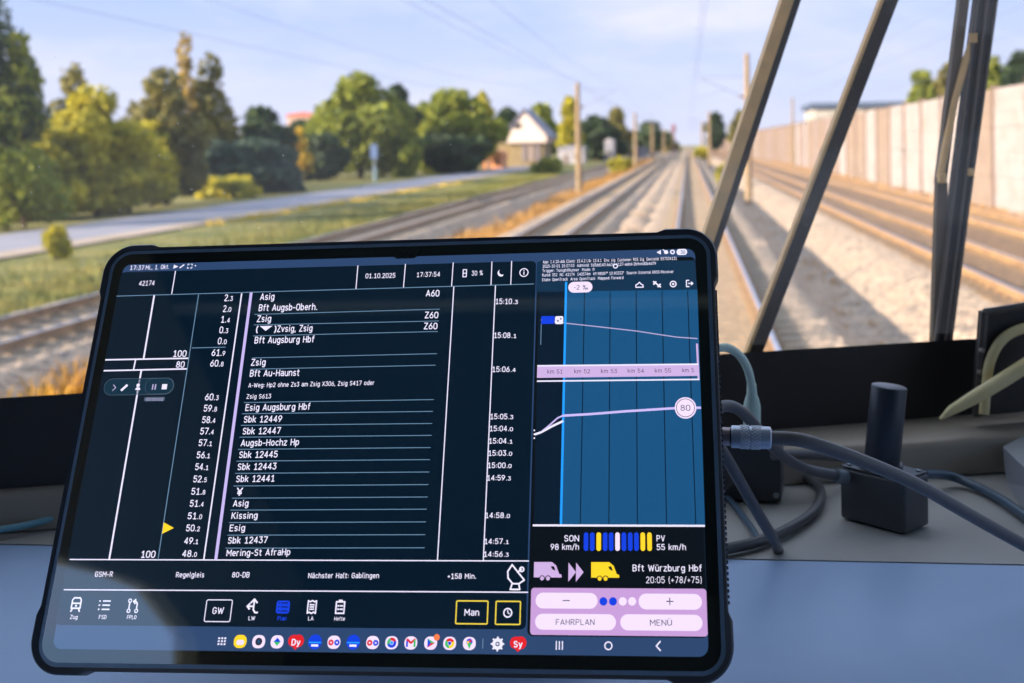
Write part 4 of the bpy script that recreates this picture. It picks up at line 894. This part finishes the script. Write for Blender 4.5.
# left application: writing
u = UI()
u.text('42174', 138.8, 154.4, 285.6, 4.4, y1=285.2)
for s_, x0, x1, y in (('01.10.2025', 365.4, 395.3, 278.2), ('17:37:54', 416.7, 440, 277), ('30 %', 471.5, 482.8, 275.6)): u.text(s_, x0, x1, y, 4.3, y1=y - .6)
u.build('header_text', DISP); u = UI()
KM = [('2', '3', 224.2, 233, 300.8), ('2', '0', 222.8, 231.4, 311.7), ('1', '4', 220.9, 230, 322.4), ('0', '3', 219.2, 228.4, 333), ('0', '0', 217.6, 226.8, 344), ('61', '9', 211.4, 225.4, 355.6), ('60', '8', 210, 223.7, 366.3), ('60', '3', 204.8, 218.8, 400), ('59', '8', 203.4, 217.2, 411.3), ('58', '4', 201.8, 215.5, 422.8), ('57', '4', 199.9, 213.9, 434.2), ('57', '1', 198.3, 212.2, 445.8), ('56', '1', 196.4, 210.2, 458), ('54', '1', 194.8, 208.6, 469.8), ('52', '5', 193, 207, 482), ('51', '8', 191, 205.5, 494.4), ('51', '4', 189.5, 203.8, 506.4), ('51', '0', 187.4, 202.2, 518.9), ('50', '2', 185.8, 200, 531), ('49', '1', 183.9, 198.4, 543.8), ('48', '0', 181.9, 197, 556.6)]
for big, sm, x0, x1, y in KM:
    u.text(big + '.', x0, x1 - 3.9, y, 6, bold=.016); u.text(sm, x1 - 3.1, x1 - .3, y, 4.2, bold=.02)
u.text('100', 173, 186.3, 356.6, 5.8, bold=.02); u.text('80', 175.8, 184.4, 367.4, 5.6, bold=.02); u.text('100', 140.9, 155.2, 557.4, 6.2, bold=.02)
u.build('kilometre_column', DISP); u = UI()
NM = [('Asig', 259.9, 274.3, 299.8), ('Bft Augsb-Oberh.', 258.6, 317, 310.8), ('Zsig', 256.7, 271, 321.8), ('Bft Augsburg Hbf', 254.4, 314, 343.2), ('Zsig', 250.8, 265.5, 365.4), ('Bft Au-Haunst', 249.7, 299.2, 376.4),
      ('Esig Augsburg Hbf', 245.3, 310, 410.6), ('Sbk 12449', 243.7, 281.9, 422.4), ('Sbk 12447', 242.5, 280.6, 434.2), ('Augsb-Hochz Hp', 240.6, 299, 446), ('Sbk 12445', 239, 277.5, 457.8), ('Sbk 12443', 237.5, 276.3, 469.8), ('Sbk 12441', 236, 274.4, 481.9), ('Asig', 232.8, 248.4, 506.4), ('Kissing', 231.3, 257.5, 518.7), ('Esig', 229.4, 245, 531), ('Sbk 12437', 227.8, 267.5, 543.4), ('Mering-St AfraHp', 226.3, 290.3, 556)]
for s_, x0, x1, y in NM: u.text(s_, x0, x1, y, 5.9, bold=.018, y1=y - (x1 - x0) * .018)
u.text('(', 255.8, 258, 332.2, 5.8, bold=.02); u.text(')', 274, 276.2, 332, 5.8, bold=.02); u.icon(266, 328.4, [[(-7, 2.6), (7, 2.6), (0, -2.8)]], 'white'); u.text('Zvsig, Zsig', 276.8, 312.4, 331.8, 5.8, bold=.018, y1=331)
for s_, x0, x1, y in (('A60', 425.8, 439.4, 296.2), ('Z60', 424.6, 438.3, 318), ('Z60', 423.7, 437.4, 329)): u.text(s_, x0, x1, y, 5.8, bold=.018)
u.text('A-Weg: Hp2 ohne Zs3 am Zsig X306, Zsig S417 oder', 248.2, 374.2, 387.4, 4.0, bold=.014, y1=384.8); u.text('Zsig S613', 246.4, 271, 398.6, 4.0, bold=.014, y1=398.2)
u.text('¥', 236, 242.6, 495.4, 7.2, bold=.02)
u.build('station_names', DISP); u = UI()
TMS = [('15:10', '3', 495.6, 518, 303.9), ('15:08', '1', 494, 516.4, 337.8), ('15:06', '4', 492.3, 515.7, 371.8), ('15:05', '3', 490.3, 513.4, 419), ('15:04', '0', 489.7, 513, 431), ('15:04', '1', 489, 512.5, 443.4), ('15:03', '0', 488.4, 512.2, 455.6), ('15:00', '0', 487.8, 511.6, 467.8), ('14:59', '3', 487.2, 511, 480.3), ('14:58', '0', 485.3, 510, 517.8), ('14:57', '1', 484.4, 508.8, 543.8), ('14:56', '3', 483.8, 508.8, 556.6)]
for a, b_, x0, x1, y in TMS: u.text(a, x0, x1 - 6, y, 4.9, bold=.016); u.text('.' + b_, x1 - 4.8, x1, y, 3.5, bold=.02)
u.build('time_column', DISP); u = UI()
for s_, x0, x1, y, c in (('GSM-R', 94.8, 112.7, 576.6, 4.8), ('Regelgleis', 175.8, 204, 577.2, 4.8), ('80-DB', 231.9, 249.5, 577.2, 4.8), ('Nächster Halt: Gablingen', 308, 379, 578, 4.8), ('+158 Min.', 447.6, 476, 578.6, 4.8),
                         ('Zug', 70, 77.6, 618.8, 3.6), ('FSD', 98.7, 106.3, 618.8, 3.6), ('FPLO', 126.8, 136.3, 619, 3.6), ('GW', 212.2, 223.6, 613.6, 6), ('LW', 248.4, 255, 620, 3.6), ('LA', 308, 313.5, 620.2, 3.6), ('Hefte', 334.2, 345, 620.4, 3.4), ('Man', 464.3, 479.2, 615.4, 6)): u.text(s_, x0, x1, y, c, bold=.016)
u.text('Plan', 277.3, 286.4, 620.2, 3.8, 'blue', bold=.02)
u.build('button_captions', DISP)
# left application: symbols
u = UI()
u.icon(168.2, 528.2, [[(-5.4, 5.6), (6, .2), (-5.4, -5.4)]], 'yellow')
u.rr([(105, 379.5), (175, 377), (173.5, 394), (103, 396)], 9, 'pillbg', 3); u.rr([(105, 379.5), (175, 377), (173.5, 394), (103, 396)], 9, 'tag', 4, outline=.5); u.rr([(146, 378.8), (174, 377.6), (172.6, 393.6), (144.4, 394.6)], 8, 'tag', 4, outline=.4)
u.strokes(114.6, 387.7, [[(-1.5, 3), (1.5, 0), (-1.5, -3)]], .9, 'curve', 5); u.strokes(124.5, 387.7, [[(-2.6, -2.6), (2.4, 2.4)]], 2.6, 'white', 5); u.disc(138.3, 385.4, 1.9, 'white', 5); u.icon(138, 388.6, [[(-3, -1.5), (3, -1.5), (1.8, 1.2), (-1.8, 1.2)]], 'white', 5)
u.strokes(154.2, 387, [[(-1.5, 2.5), (-1.5, -2.5)], [(1.5, 2.5), (1.5, -2.5)]], 1.4, 'curve', 5); u.icon(164.6, 386.8, [[(-2.8, -2.8), (2.8, -2.8), (2.8, 2.8), (-2.8, 2.8)]], 'white', 5)
u.rr([(144.5, 397.3), (165.2, 396.7), (164.6, 401), (143.9, 401.6)], 1, 'tag', 4); u.text('00:00:02', 146, 163, 400.6, 2.4, 'curve', 5)
u.build('recording_overlay', DISP); u = UI()
u.strokes(464.8, 273.3, [[(-1.8, 4), (1.8, 4), (1.8, -4), (-1.8, -4), (-1.8, 4)], [(-1.8, 0), (1.8, 0)]], 1, 'white')
mo = [(4 * math.cos(a), 4 * math.sin(a)) for a in np.linspace(1.9, 5.9, 12)] + [(1.2 + 3.6 * math.cos(a), 1.6 + 3.6 * math.sin(a)) for a in np.linspace(5.4, 2.5, 10)]
for i in range(9): u.icon(501.3, 273, [[mo[i], mo[i + 1], mo[min(21 - i, 21)], mo[min(22 - i, 21)]]], 'white') if i else None
u.disc(524, 272.6, 4.9, 'white', 4, hole=3.9); u.strokes(524, 272.4, [[(0, .5), (0, -2.4)], [(0, 2.1), (0, 2.4)]], 1.1, 'white')
u.build('header_symbols', DISP); u = UI()
u.strokes(516, 576, [[(-4, 10), (-8, 4), (-7.4, -2), (-3, -6.8), (3, -7), (8, -3.6)], [(-4, 10), (8, -3.6)], [(1.5, 3.2), (5, 6)], [(-3.4, -7), (-5, -12)], [(3, -7), (4, -12)], [(-5, -12), (4, -12)]], 1.5, 'white'); u.disc(521.8, 569.4, 2.6, 'white', 4, hole=1.2)
u.build('satellite_dish_symbol', DISP); u = UI()
u.strokes(76.4, 604.4, [[(-4.5, -3.5), (-4.5, 4), (-3, 6), (3, 6), (4.5, 4), (4.5, -3.5), (-4.5, -3.5)], [(-4.5, 1), (4.5, 1)], [(-3, -3.8), (-4.5, -6.4)], [(3, -3.8), (4.5, -6.4)]], 1.4, 'white'); u.disc(76.2, 605.8, 1, 'white', 4)
u.build('menu_icon', DISP); u = UI()
for i in (-3.8, 0, 3.8): u.strokes(105, 605.2, [[(-2.2, i), (5, i)], [(-6, i), (-5.2, i)]], 1.3, 'white')
u.build('menu_icon', DISP); u = UI()
u.strokes(133, 605.8, [[(-3.6, 3), (-3.6, -3)], [(4.2, -3), (4.2, 2), (2.6, 4), (.4, 4)], [(2, 5.8), (0, 4), (2, 2)]], 1.3, 'white')
for q in ((-3.6, 4.6), (-3.6, -4.6), (4.2, -4.6)): u.disc(133, 605.8, 2, 'white', 4, hole=1, off=q)
u.build('menu_icon', DISP); u = UI()
u.rr([(206.8, 599.2), (232.8, 599.6), (230.6, 622.4), (203.6, 621.8)], 2, 'white', 3, outline=.9)
u.build('menu_icon', DISP); u = UI()
u.strokes(252.8, 606.4, [[(1, 5.5), (1, -3), (3, -5.5), (5.4, -5.5)], [(-2, 3.4), (1, 6.4), (4, 3.4)], [(1, 0), (-5, 0)], [(-3, 2.4), (-5.4, 0), (-3, -2.4)]], 1.6, 'white')
u.build('menu_icon', DISP); u = UI()
u.rr([(276.6, 600.6), (290, 600.6), (289.4, 613.6), (276, 613.6)], 2.4, 'blue', 3)
for i in (-3.6, 0, 3.6): u.strokes(283.1, 607, [[(-1.4, i), (4.4, i)], [(-4.6, i), (-3.6, i)]], 1.0, 'base', 5)
u.build('menu_icon', DISP); u = UI()
u.strokes(312, 607, [[(-4, 5.6), (-2, 4.6), (0, 5.8), (2, 4.6), (4, 5.6), (4, -5.6), (2, -4.6), (0, -5.8), (-2, -4.6), (-4, -5.6), (-4, 5.6)], [(-2, 2), (2, 2)], [(-2, 0), (2, 0)], [(-2, -2), (2, -2)]], 1.3, 'white')
u.build('menu_icon', DISP); u = UI()
u.strokes(340.3, 607, [[(-4, 4.6), (4, 4.6), (4, -5.6), (-4, -5.6), (-4, 4.6)], [(-1.6, 5.8), (1.6, 5.8)], [(-2.4, 1), (-1.4, 1)], [(0, 1), (2.4, 1)], [(-2.4, -2), (-1.4, -2)], [(0, -2), (2.4, -2)]], 1.4, 'white')
u.build('menu_icon', DISP); u = UI()
u.rr([(456.2, 600.2), (488.6, 600.4), (488, 624.6), (455, 624.4)], 1.6, 'ylw2', 3, outline=1.2); u.rr([(495.6, 600.6), (521.2, 600.8), (520.6, 625.2), (494.8, 625)], 1.6, 'ylw2', 3, outline=1.2)
u.disc(507.8, 612.8, 4.4, 'white', 4, hole=3.1); u.strokes(507.8, 612.8, [[(0, 2.4), (0, 0), (1.8, -1)]], .9, 'white')
u.build('button_outline', DISP)
# right application: chart
u = UI()
u.quad([(539, 292), (566, 292), (561, 524.5), (534, 524.5)], 'gdark', 3); u.quad([(566, 291.4), (697.4, 289.6), (705, 525), (561, 524.5)], 'graph', 3)
for a, b_ in (((554.5, 293), (552.6, 524)), ((584.6, 292), (580.3, 524)), ((610.2, 292), (608.9, 524)), ((636.2, 291), (637.4, 524)), ((662, 290.6), (666.6, 524)), ((687.6, 290.4), (695.8, 524))): u.line(a, b_, 1.0, 'gline', 4)
u.pline([(540.8, 320), (565.8, 323.3), (600, 327), (637, 331.2), (663, 335.2), (676.8, 337.2), (697.6, 338.7)], 1.1, 'curve', 5)
u.line((566.2, 282), (561, 524.5), 2.4, 'cyan', 6)
u.line((697, 343.7), (698.6, 379), 2.0, 'band', 6)
u.quad([(537.4, 366), (698.4, 364.4), (699, 376), (537, 378)], 'band', 7); u.line((537.4, 366), (698.4, 364.4), 1.6, 'white', 8); u.line((537, 381.3), (699.4, 379.5), 1.5, 'white', 7)
for i, (x0, x1) in enumerate(((547.4, 562.6), (574.3, 590), (601, 617), (627.8, 644), (654.9, 671))): u.text('km %d' % (51 + i), x0, x1, 373.6 - i * .25, 3.8, 'dtext', 9, .0)
u.text('km 5', 682.3, 694, 372.2, 3.8, 'dtext', 9, .0)
u.pline([(534.6, 434.6), (541, 432.4), (552, 426.4), (563.4, 421)], 2.2, 'white', 6); u.pline([(541, 432.4), (550.5, 424.5), (557.5, 418.2), (562.7, 415.8), (590.3, 414.2), (625.5, 411.4), (675.9, 408.2), (701, 407.8)], 1.6, 'lav', 6); u.pline([(562.7, 415.8), (590.3, 414.2), (625.5, 411.4), (675.9, 408.2), (701, 407.8)], 2.4, 'lav', 6)
for y in (430.5, 434.4, 438.2): u.disc(534.4, y, .8, 'white', 7)
u.disc(685.5, 408, 10.6, 'pill', 8, n=32); u.disc(685.5, 408, 9.2, 'dtext', 9, hole=8.6, n=32); u.text('80', 680.6, 690.4, 410.7, 5.4, 'dtext', 10, .0)
u.line((532.8, 525.4), (704.9, 525.9), 1.9, 'white', 7)
u.rr([(541.4, 316), (554.6, 316.4), (554.4, 324.2), (541.2, 323.8)], .6, 'blue', 6); u.rr([(555.2, 316), (563.4, 316.6), (563.2, 324.4), (555, 324)], 1.6, 'white', 6); u.disc(558, 321, .9, 'dtext', 7); u.disc(561, 319, .9, 'dtext', 7); u.line((541.3, 324), (540.8, 345), .8, 'grey', 6)
u.build('gradient_chart', DISP)
# right application: header block
u = UI()
for i, (s_, x0, x1, y, y1) in enumerate((('App: 1.4.10-dds Client: 15.4.2 Lib: 13.4.1  Env: sig  Customer: RSS Sig  DeviceId: 557034131', 542.9, 676.8, 263.4, 259.8), ('2025-10-01 15:37:53  AdminId: 5d3dd140-b63d-4127-aebd-2b9e4d0b4d79', 542.6, 656, 267.8, 264.8), ('Trigger: TonightRunner  Mode: fr', 542.4, 595, 272.2, 270.8), ('RunId: 352  NC: 42174  140574m  49.98587° 10.90333°  Source: External GNSS-Receiver', 542.2, 673.6, 276.6, 273), ('State: OpenTrack  Area: OpenTrack  Mapped: Forward', 542, 623.4, 281.2, 279))):
    u.text(s_, x0, x1, y, 2.7, L=4, bold=.01, y1=y1)
u.disc(615.5, 266.2, 2.7, 'white', 6, hole=1.6)
u.rr([(568.4, 282.2), (592.6, 281.6), (592.4, 292.4), (568.2, 293)], 6, 'pill', 8); u.text('-2 ‰', 574, 588, 289.6, 4.2, 'dtext', 9, .0)
u.strokes(639.5, 285.2, [[(-3.6, -2.4), (3.8, -2.4), (3.6, 0), (1.6, 1), (0, 3), (-2, 1), (-3.8, 0), (-3.6, -2.4)]], 1.1, 'white', 8)
u.strokes(657, 284.4, [[(-3.6, 3), (3.6, -3)], [(-3.4, 0), (-1, 2.8)], [(1, -2.8), (3.4, 0)]], 1.5, 'white', 8)
u.disc(673.2, 284.2, 3.6, 'white', 8, hole=2.4); u.disc(673.2, 284.2, 1.2, 'white', 8)
u.strokes(689.4, 283.6, [[(-.4, 3.4), (-3, 3.4), (-3, -3.4), (-.4, -3.4)], [(-1, 0), (3.4, 0)], [(1.8, 1.6), (3.6, 0), (1.8, -1.6)]], 1.1, 'white', 8)
u.build('chart_header', DISP)
# right application: train information
u = UI()
u.text('SON', 564.2, 579.2, 541.2, 5.6); u.text('98 km/h', 550.5, 579, 549.6, 5.4); u.text('PV', 656.6, 665, 541.2, 5.6); u.text('55 km/h', 656.6, 686, 549.8, 5.4)
u.text('Bft Würzburg Hbf', 632.6, 701.8, 571, 6.0, y1=571.2); u.text('20:05 (+78/+75)', 646, 701.8, 582.9, 6.0, bold=.0)
for x, k in zip((586.1, 592.3, 598.8, 605.2, 611.2, 617.6, 624, 630.3, 636.5, 642.9, 649.6), 'bbybbwbbbyy'):
    u.rr([(x - 2.3, 532.4), (x + 2.3, 532.4), (x + 2.2, 551), (x - 2.4, 551)], 2.2, {'b': 'blue', 'y': 'yellow', 'w': 'pill'}[k], 4)
def loco(x, y, k):
    u.icon(x, y, [[(-13, 8.4), (4, 8.4), (8, 5.4), (11, -2), (11, -5.4), (-13, -5.4)]], k, 4); u.icon(x, y, [[(11, -2.2), (13.4, -3), (13.4, -5.4), (11, -5.4)]], k, 4)
    u.icon(x, y, [[(3, 4.6), (6, 4.6), (7.6, .6), (4.4, 1.8)]], 'black', 5)
    for q in (-5, .6): u.disc(x, y, 2.7, 'black', 5, off=(q, -6.2)); u.disc(x, y, 1.9, k, 6, off=(q, -6.2))
loco(547.6, 571.4, 'band'); loco(605, 571.6, 'yellow')
for q in (-3.6, 4): u.icon(575.4 + q, 572.2, [[(-3.2, 8.6), (4, 0), (-3.2, -8.6)]], 'band', 4)
u.build('train_information', DISP)
u = UI()
u.rr([(531, 587.8), (706.4, 588.8), (707.6, 636.2), (530.4, 635.2)], 3, 'panel', 3)
for a in (((535.7, 592.6), (597.6, 593), (597.6, 608.8), (535.5, 608.4)), ((638.6, 593.6), (701.8, 594), (702.2, 609.8), (638.6, 609.4)), ((535.2, 613.8), (616, 614.2), (616, 630.2), (535, 629.8)), ((620.4, 614.2), (702.2, 614.8), (702.8, 631), (620.2, 630.4))):
    u.rr(a, 8, 'pill', 4)
u.strokes(566.3, 600.6, [[(-3, 0), (3, 0)]], .8, 'dtext', 5); u.strokes(669.8, 601.4, [[(-3, 0), (3, 0)], [(0, 3), (0, -3)]], .8, 'dtext', 5)
for x, k in ((603.4, 'blue'), (613, 'blue'), (622.8, 'pill'), (632.2, 'pill')): u.disc(x, 601.4, 3.7, k, 5)
u.text('FAHRPLAN', 555.8, 594.6, 624.8, 5.4, 'dtext', 5, .002); u.text('MENÜ', 650, 672, 625.4, 5.4, 'dtext', 5, .002)
u.build('control_buttons', DISP)
# navigation keys and task bar
u = UI(); u.strokes(559.4, 645.4, [[(-2.8, 3.4), (-2.8, -3.4)], [(0, 3.4), (0, -3.4)], [(2.8, 3.4), (2.8, -3.4)]], 1, 'white'); u.disc(608.4, 645.8, 3.8, 'white', 4, hole=2.7); u.strokes(658.4, 646, [[(1.8, 3.8), (-1.8, 0), (1.8, -3.8)]], 1.2, 'white')
for i in (-1, 0, 1):
    for j in (-1, 0, 1): u.icon(222, 641.2, [[(i * 3 - .9, j * 2.6 - .8), (i * 3 + .9, j * 2.6 - .8), (i * 3 + .9, j * 2.6 + .8), (i * 3 - .9, j * 2.6 + .8)]], 'iconw')
u.strokes(482.9, 643.6, [[(0, 4), (0, -4)]], .8, 'grey')
u.build('navigation_keys', DISP)
def app(x, y, bg_, draw, lab):
    u = UI(); sq = [(x - 6.4, y - 6.6), (x + 6.4, y - 6.5), (x + 6.2, y + 6.7), (x - 6.6, y + 6.6)]
    if bg_: u.rr(sq, 5.2, bg_, 4)
    draw(u, x, y); u.build('app_icon', DISP, label=lab)
app(240.4, 641.4, 'yellow', lambda u, x, y: u.rr([(x - 4, y - 1.5), (x + 4, y - 1.5), (x + 3.6, y + 3.5), (x - 3.6, y + 3.5)], 2, 'pill', 5), 'yellow folder icon')
app(258.9, 641.6, 'pill', lambda u, x, y: (u.disc(x, y, 3.4, 'dtext', 5), u.disc(x, y, 1.4, 'graph', 6)), 'white icon with dark round lens')
app(277.3, 641.8, 'pill', lambda u, x, y: (u.icon(x, y, [[(0, 3.6), (3.4, 0), (0, 0), (-3.4, 0)]], 'blue', 5), u.icon(x, y, [[(-3.4, 0), (3.4, 0), (0, -3.6)]], 'green', 5)), 'white icon with blue and green diamond')
def red(u, x, y, t): u.disc(x, y, 5.6, 'red', 4, off=(-2.2, 1), sy=.95); u.disc(x, y, 5.6, 'red', 4.2, off=(2.2, 1)); u.icon(x, y, [[(-7, 0), (7, 0), (0, -7)]], 'red', 4.4); u.text(t, x - 4.6, x + 4.4, y + 3, 5.6, 'white', 6, .03)
app(296, 642, None, lambda u, x, y: red(u, x, y, 'Dy'), 'red icon with white letters')
def bl2(u, x, y): u.disc(x, y, 6.6, 'blue', 4); u.icon(x, y, [[(-6, -1), (6, -1), (6, .2), (-6, .2)]], 'cyan', 5); u.icon(x, y, [[(-3.4, -4), (3.4, -4), (3.4, -2), (-3.4, -2)]], 'white', 5)
app(315.1, 642, None, bl2, 'first blue round icon'); app(353.4, 642.2, None, bl2, 'second blue round icon')
def rb2(u, x, y): u.disc(x, y, 2.6, 'red', 5, off=(-2.9, -.3), hole=.9); u.disc(x, y, 2.6, 'blue', 5, off=(2.9, -.3), hole=.9)
app(334.1, 642.2, 'pill', rb2, 'first white icon with red and blue dots'); app(372.8, 642.5, 'pill', rb2, 'second white icon with red and blue dots')
def wheel(u, x, y, ks, hub):
    for i, k in enumerate(ks):
        n = len(ks); A = [2 * PI * i / n + .4 + 2 * PI / n * t / 6 for t in range(7)]; u.icon(x, y, [[(4.4 * math.cos(a), 4.4 * math.sin(a)) for a in A] + [(1.9 * math.cos(a), 1.9 * math.sin(a)) for a in A[::-1]]], k, 5)
    u.disc(x, y, 1.5, hub, 6)
app(391.8, 642.7, 'pill', lambda u, x, y: wheel(u, x, y, ('red', 'green', 'blue', 'blue'), 'cyan'), 'white icon with many-coloured swirl')
app(411, 642.9, 'pill', lambda u, x, y: (u.strokes(x, y, [[(-3.6, -3), (-3.6, 3), (0, 0), (3.6, 3)]], 1.8, 'red', 5), u.strokes(x, y, [[(3.6, 2), (3.6, -3)]], 1.8, 'green', 6), u.strokes(x, y, [[(-3.6, 1), (-3.6, -3)]], 1.8, 'blue', 6)), 'white icon with red letter shape')
app(430.8, 643.1, 'pill', lambda u, x, y: (u.icon(x, y, [[(-3, 4), (0, 0), (-3, -4)]], 'blue', 5), u.icon(x, y, [[(-3, 4), (4, 0), (0, 0)]], 'green', 5), u.icon(x, y, [[(0, 0), (4, 0), (-3, -4)]], 'red', 5), u.disc(x, y, 2.9, 'orange', 7, off=(5.4, 5))), 'white icon with coloured triangle and orange badge')
app(449.8, 643.3, 'pill', lambda u, x, y: wheel(u, x, y, ('red', 'green', 'yellow'), 'blue'), 'white icon with tricolour wheel')
app(469.5, 643.5, 'pill', lambda u, x, y: (u.disc(x, y, 2.9, 'blue', 5, off=(0, 1.4)), u.icon(x, y, [[(-2.4, .6), (2.4, .6), (0, -4.8)]], 'green', 6), u.icon(x, y, [[(-2.6, 2), (0, 2), (-1.6, -1)]], 'yellow', 7), u.disc(x, y, 1.2, 'red', 8, off=(.8, 2.2))), 'white icon with coloured map pin')
app(497.6, 644, None, lambda u, x, y: (u.disc(x, y, 5.8, 'dtext', 4), u.disc(x, y, 5.0, 'iconw', 5, hole=2), u.strokes(x, y, [[(4.4 * math.cos(a), 4.4 * math.sin(a)), (5.8 * math.cos(a), 5.8 * math.sin(a))] for a in np.arange(8) * PI / 4], 1.6, 'iconw', 5), u.disc(x, y, 1.0, 'iconw', 5)), 'white gear icon')
app(518.2, 644, None, lambda u, x, y: red(u, x, y, 'Sy'), 'second red icon with white letters')

# ============================================================ CABLES
m_cab = mat('cable_grey', lin(100, 98, 100), .45); m_cabb = mat('cable_dark', lin(84, 84, 88), .42); m_cabblue = mat('cable_blue_grey', lin(76, 96, 116), .35)
m_plug = mat('plug_metal', lin(196, 206, 224), .3, metal=.35); m_plugb = mat('plug_dark', lin(160, 146, 150), .35, metal=.4)
m_mint = mat('mint_plastic', lin(206, 228, 216), .45); m_mintd = mat('mint_grey', lin(128, 140, 142), .5)
def axp(x, y, d): r = ray(x, y); return CAM + r * d     # d is distance along the viewing axis
# grey cable with knurled metal plug at the tablet's right edge
t = root('usb_cable', axp(745, 437, .585), 'thick grey cable with knurled metal plug in the tablet edge', 'cable')
pa, pb_, pc = axp(717, 436, .592), axp(731, 436.5, .590), axp(771, 438, .588)
MB().tube([pa, pb_], .0046, 20).build('plug_tip', m_plugb, t, smooth=True)
kn = MB(); dd = (pc - pb_); kn.tube([pb_, pb_ + dd * .03, pb_ + dd * .97, pc], [.0052, .0057, .0057, .0050], 28); PL = kn.build('plug_body', m_plug, t, smooth=True)
rid = MB(); dn = dd / np.linalg.norm(dd); ux = np.cross(dn, (0, 0, 1)); ux /= np.linalg.norm(ux); uy = np.cross(dn, ux)
for cpos in (.34, .62):
    for i in range(22):
        for j in (-1.5, -.5, .5, 1.5):
            a = 2 * PI * (i + .5 * (j + 1.5)) / 22; q = pb_ + dd * (cpos + j * .06); o_ = ux * math.cos(a) + uy * math.sin(a)
            rid.box(q + o_ * .0057, (.0009, .0008, .0008), np.stack([dn, o_, np.cross(dn, o_)], 1))
rid.build('knurling', mat('knurl_bright', lin(236, 240, 248), .35), PL)
gp_ = [pc - dd * .05, axp(800, 440, .588), axp(836, 451, .592), axp(880, 468, .60), axp(920, 486, .61), axp(965, 512, .625), axp(1024, 545, .645), axp(1090, 580, .665)]
MB().tube(spline(gp_, 8), .0036, 14).build('cord', m_cab, t, smooth=True)
# second cable: arches from behind the tablet to the antenna box
boxin = at_plane(842, 476, F0 - ey * 0 + ex * 0, ex)
pts = [axp(700, 432, .66), axp(714, 412, .67), axp(727, 406, .68), axp(742, 412, .69), axp(760, 432, .71), axp(778, 452, .735), axp(803, 468, .76), axp(828, 474, .775), axp(843, 477, .782)]
t = root('antenna_cable', pts[5], 'dark cable arching from behind the tablet into the antenna box', 'cable')
MB().tube(spline(pts, 8), .0036, 12).build('cord', m_cabb, t, smooth=True)
MB().tube([axp(835, 475, .778), axp(845, 477.5, .785)], .0048, 14).build('cable_gland', mat('gland', lin(120, 132, 140), .4), t, smooth=True)
# cable falling from the tablet into the desk gap
pts = [axp(708, 436, .66), axp(720, 448, .665), axp(738, 478, .675), axp(756, 510, .69), axp(772, 537, .71), V3(*at_z(779, 552, -.264))]
tag(MB().tube(spline(pts, 8), .0034, 12).build('hanging_cable', m_cabb, smooth=True), 'dark cable hanging from the tablet down into the desk gap', 'cable')
# loop lying on the desk
dk = lambda x, y, h=.0042: at_z(x, y, -.262 + h)
pts = [dk(690, 556), dk(726, 549), dk(760, 541), dk(790, 528), dk(812, 513), dk(821, 498), dk(818, 486), dk(806, 478), dk(788, 474), dk(770, 470)]
tag(MB().tube(spline(pts, 8), .0036, 12).build('looped_cable', m_cabb, smooth=True), 'dark cable lying in a loop on the desk between the boxes', 'cable')
# cable between the two black boxes
pts = [axp(776, 463, .80), axp(800, 462, .82), axp(830, 463, .84), axp(860, 466, .85), axp(885, 470, .845)]
tag(MB().tube(spline([p_ + V3(0, .02, 0) for p_ in pts], 8), .0036, 12).build('linking_cable', m_cabb, smooth=True), 'dark cable running behind from the junction box to the antenna box', 'cable')
pts = [dk(925, 474, .016), dk(950, 476, .008), dk(975, 486), dk(1000, 499), dk(1024, 515), dk(1070, 545)]
tag(MB().tube(spline(pts, 8), .0034, 12).build('trailing_cable', m_cabblue, smooth=True), 'blue-grey cable running from the antenna box off to the right edge', 'cable')
pts = [dk(690, 474, .003), dk(722, 492, .003), dk(738, 510, .003), dk(753, 530, .003), dk(758, 541, .0026)]
tag(MB().tube(spline(pts, 8), .0022, 10).build('thin_cable', m_cabblue, smooth=True), 'thin blue-grey cable on the desk beside the tablet edge', 'cable')
# mint plug above the junction box
pts = [axp(704, 356, .76), axp(716, 349, .765), axp(728, 348, .77), axp(740, 356, .775), axp(748, 370, .78), axp(752, 387, .785)]
t = root('mint_cable', axp(752, 430, .79), 'pale mint cable with moulded plug standing on the junction box', 'cable')
MB().tube(spline(pts, 8), .0029, 12).build('cord', m_mint, t, smooth=True)
MB().tube([axp(751.6, 384, .785), axp(751.8, 394, .786), axp(752, 400, .787), axp(752, 406, .788), axp(752, 428, .790)], [.0033, .0036, .0050, .0060, .0060], 18).build('strain_relief', m_mint, t, smooth=True)
MB().tube([axp(752, 408, .788), axp(752.5, 446, .795)], .0056, 18).build('plug_body', m_mintd, t, smooth=True)
# thin cyan cable at the far left
pts = [dk(-60, 540, .006), dk(0, 530, .006), dk(25, 525.5, .006), dk(57, 517.5, .007), dk(110, 503, .008)]
tag(MB().tube(spline(pts, 8), .0024, 10).build('cyan_cable', mat('cable_cyan', lin(120, 176, 196), .3), smooth=True), 'thin cyan cable on the desk left of the tablet', 'cable')
for o in list(bpy.data.objects):
    if '_world' in o: del o['_world']
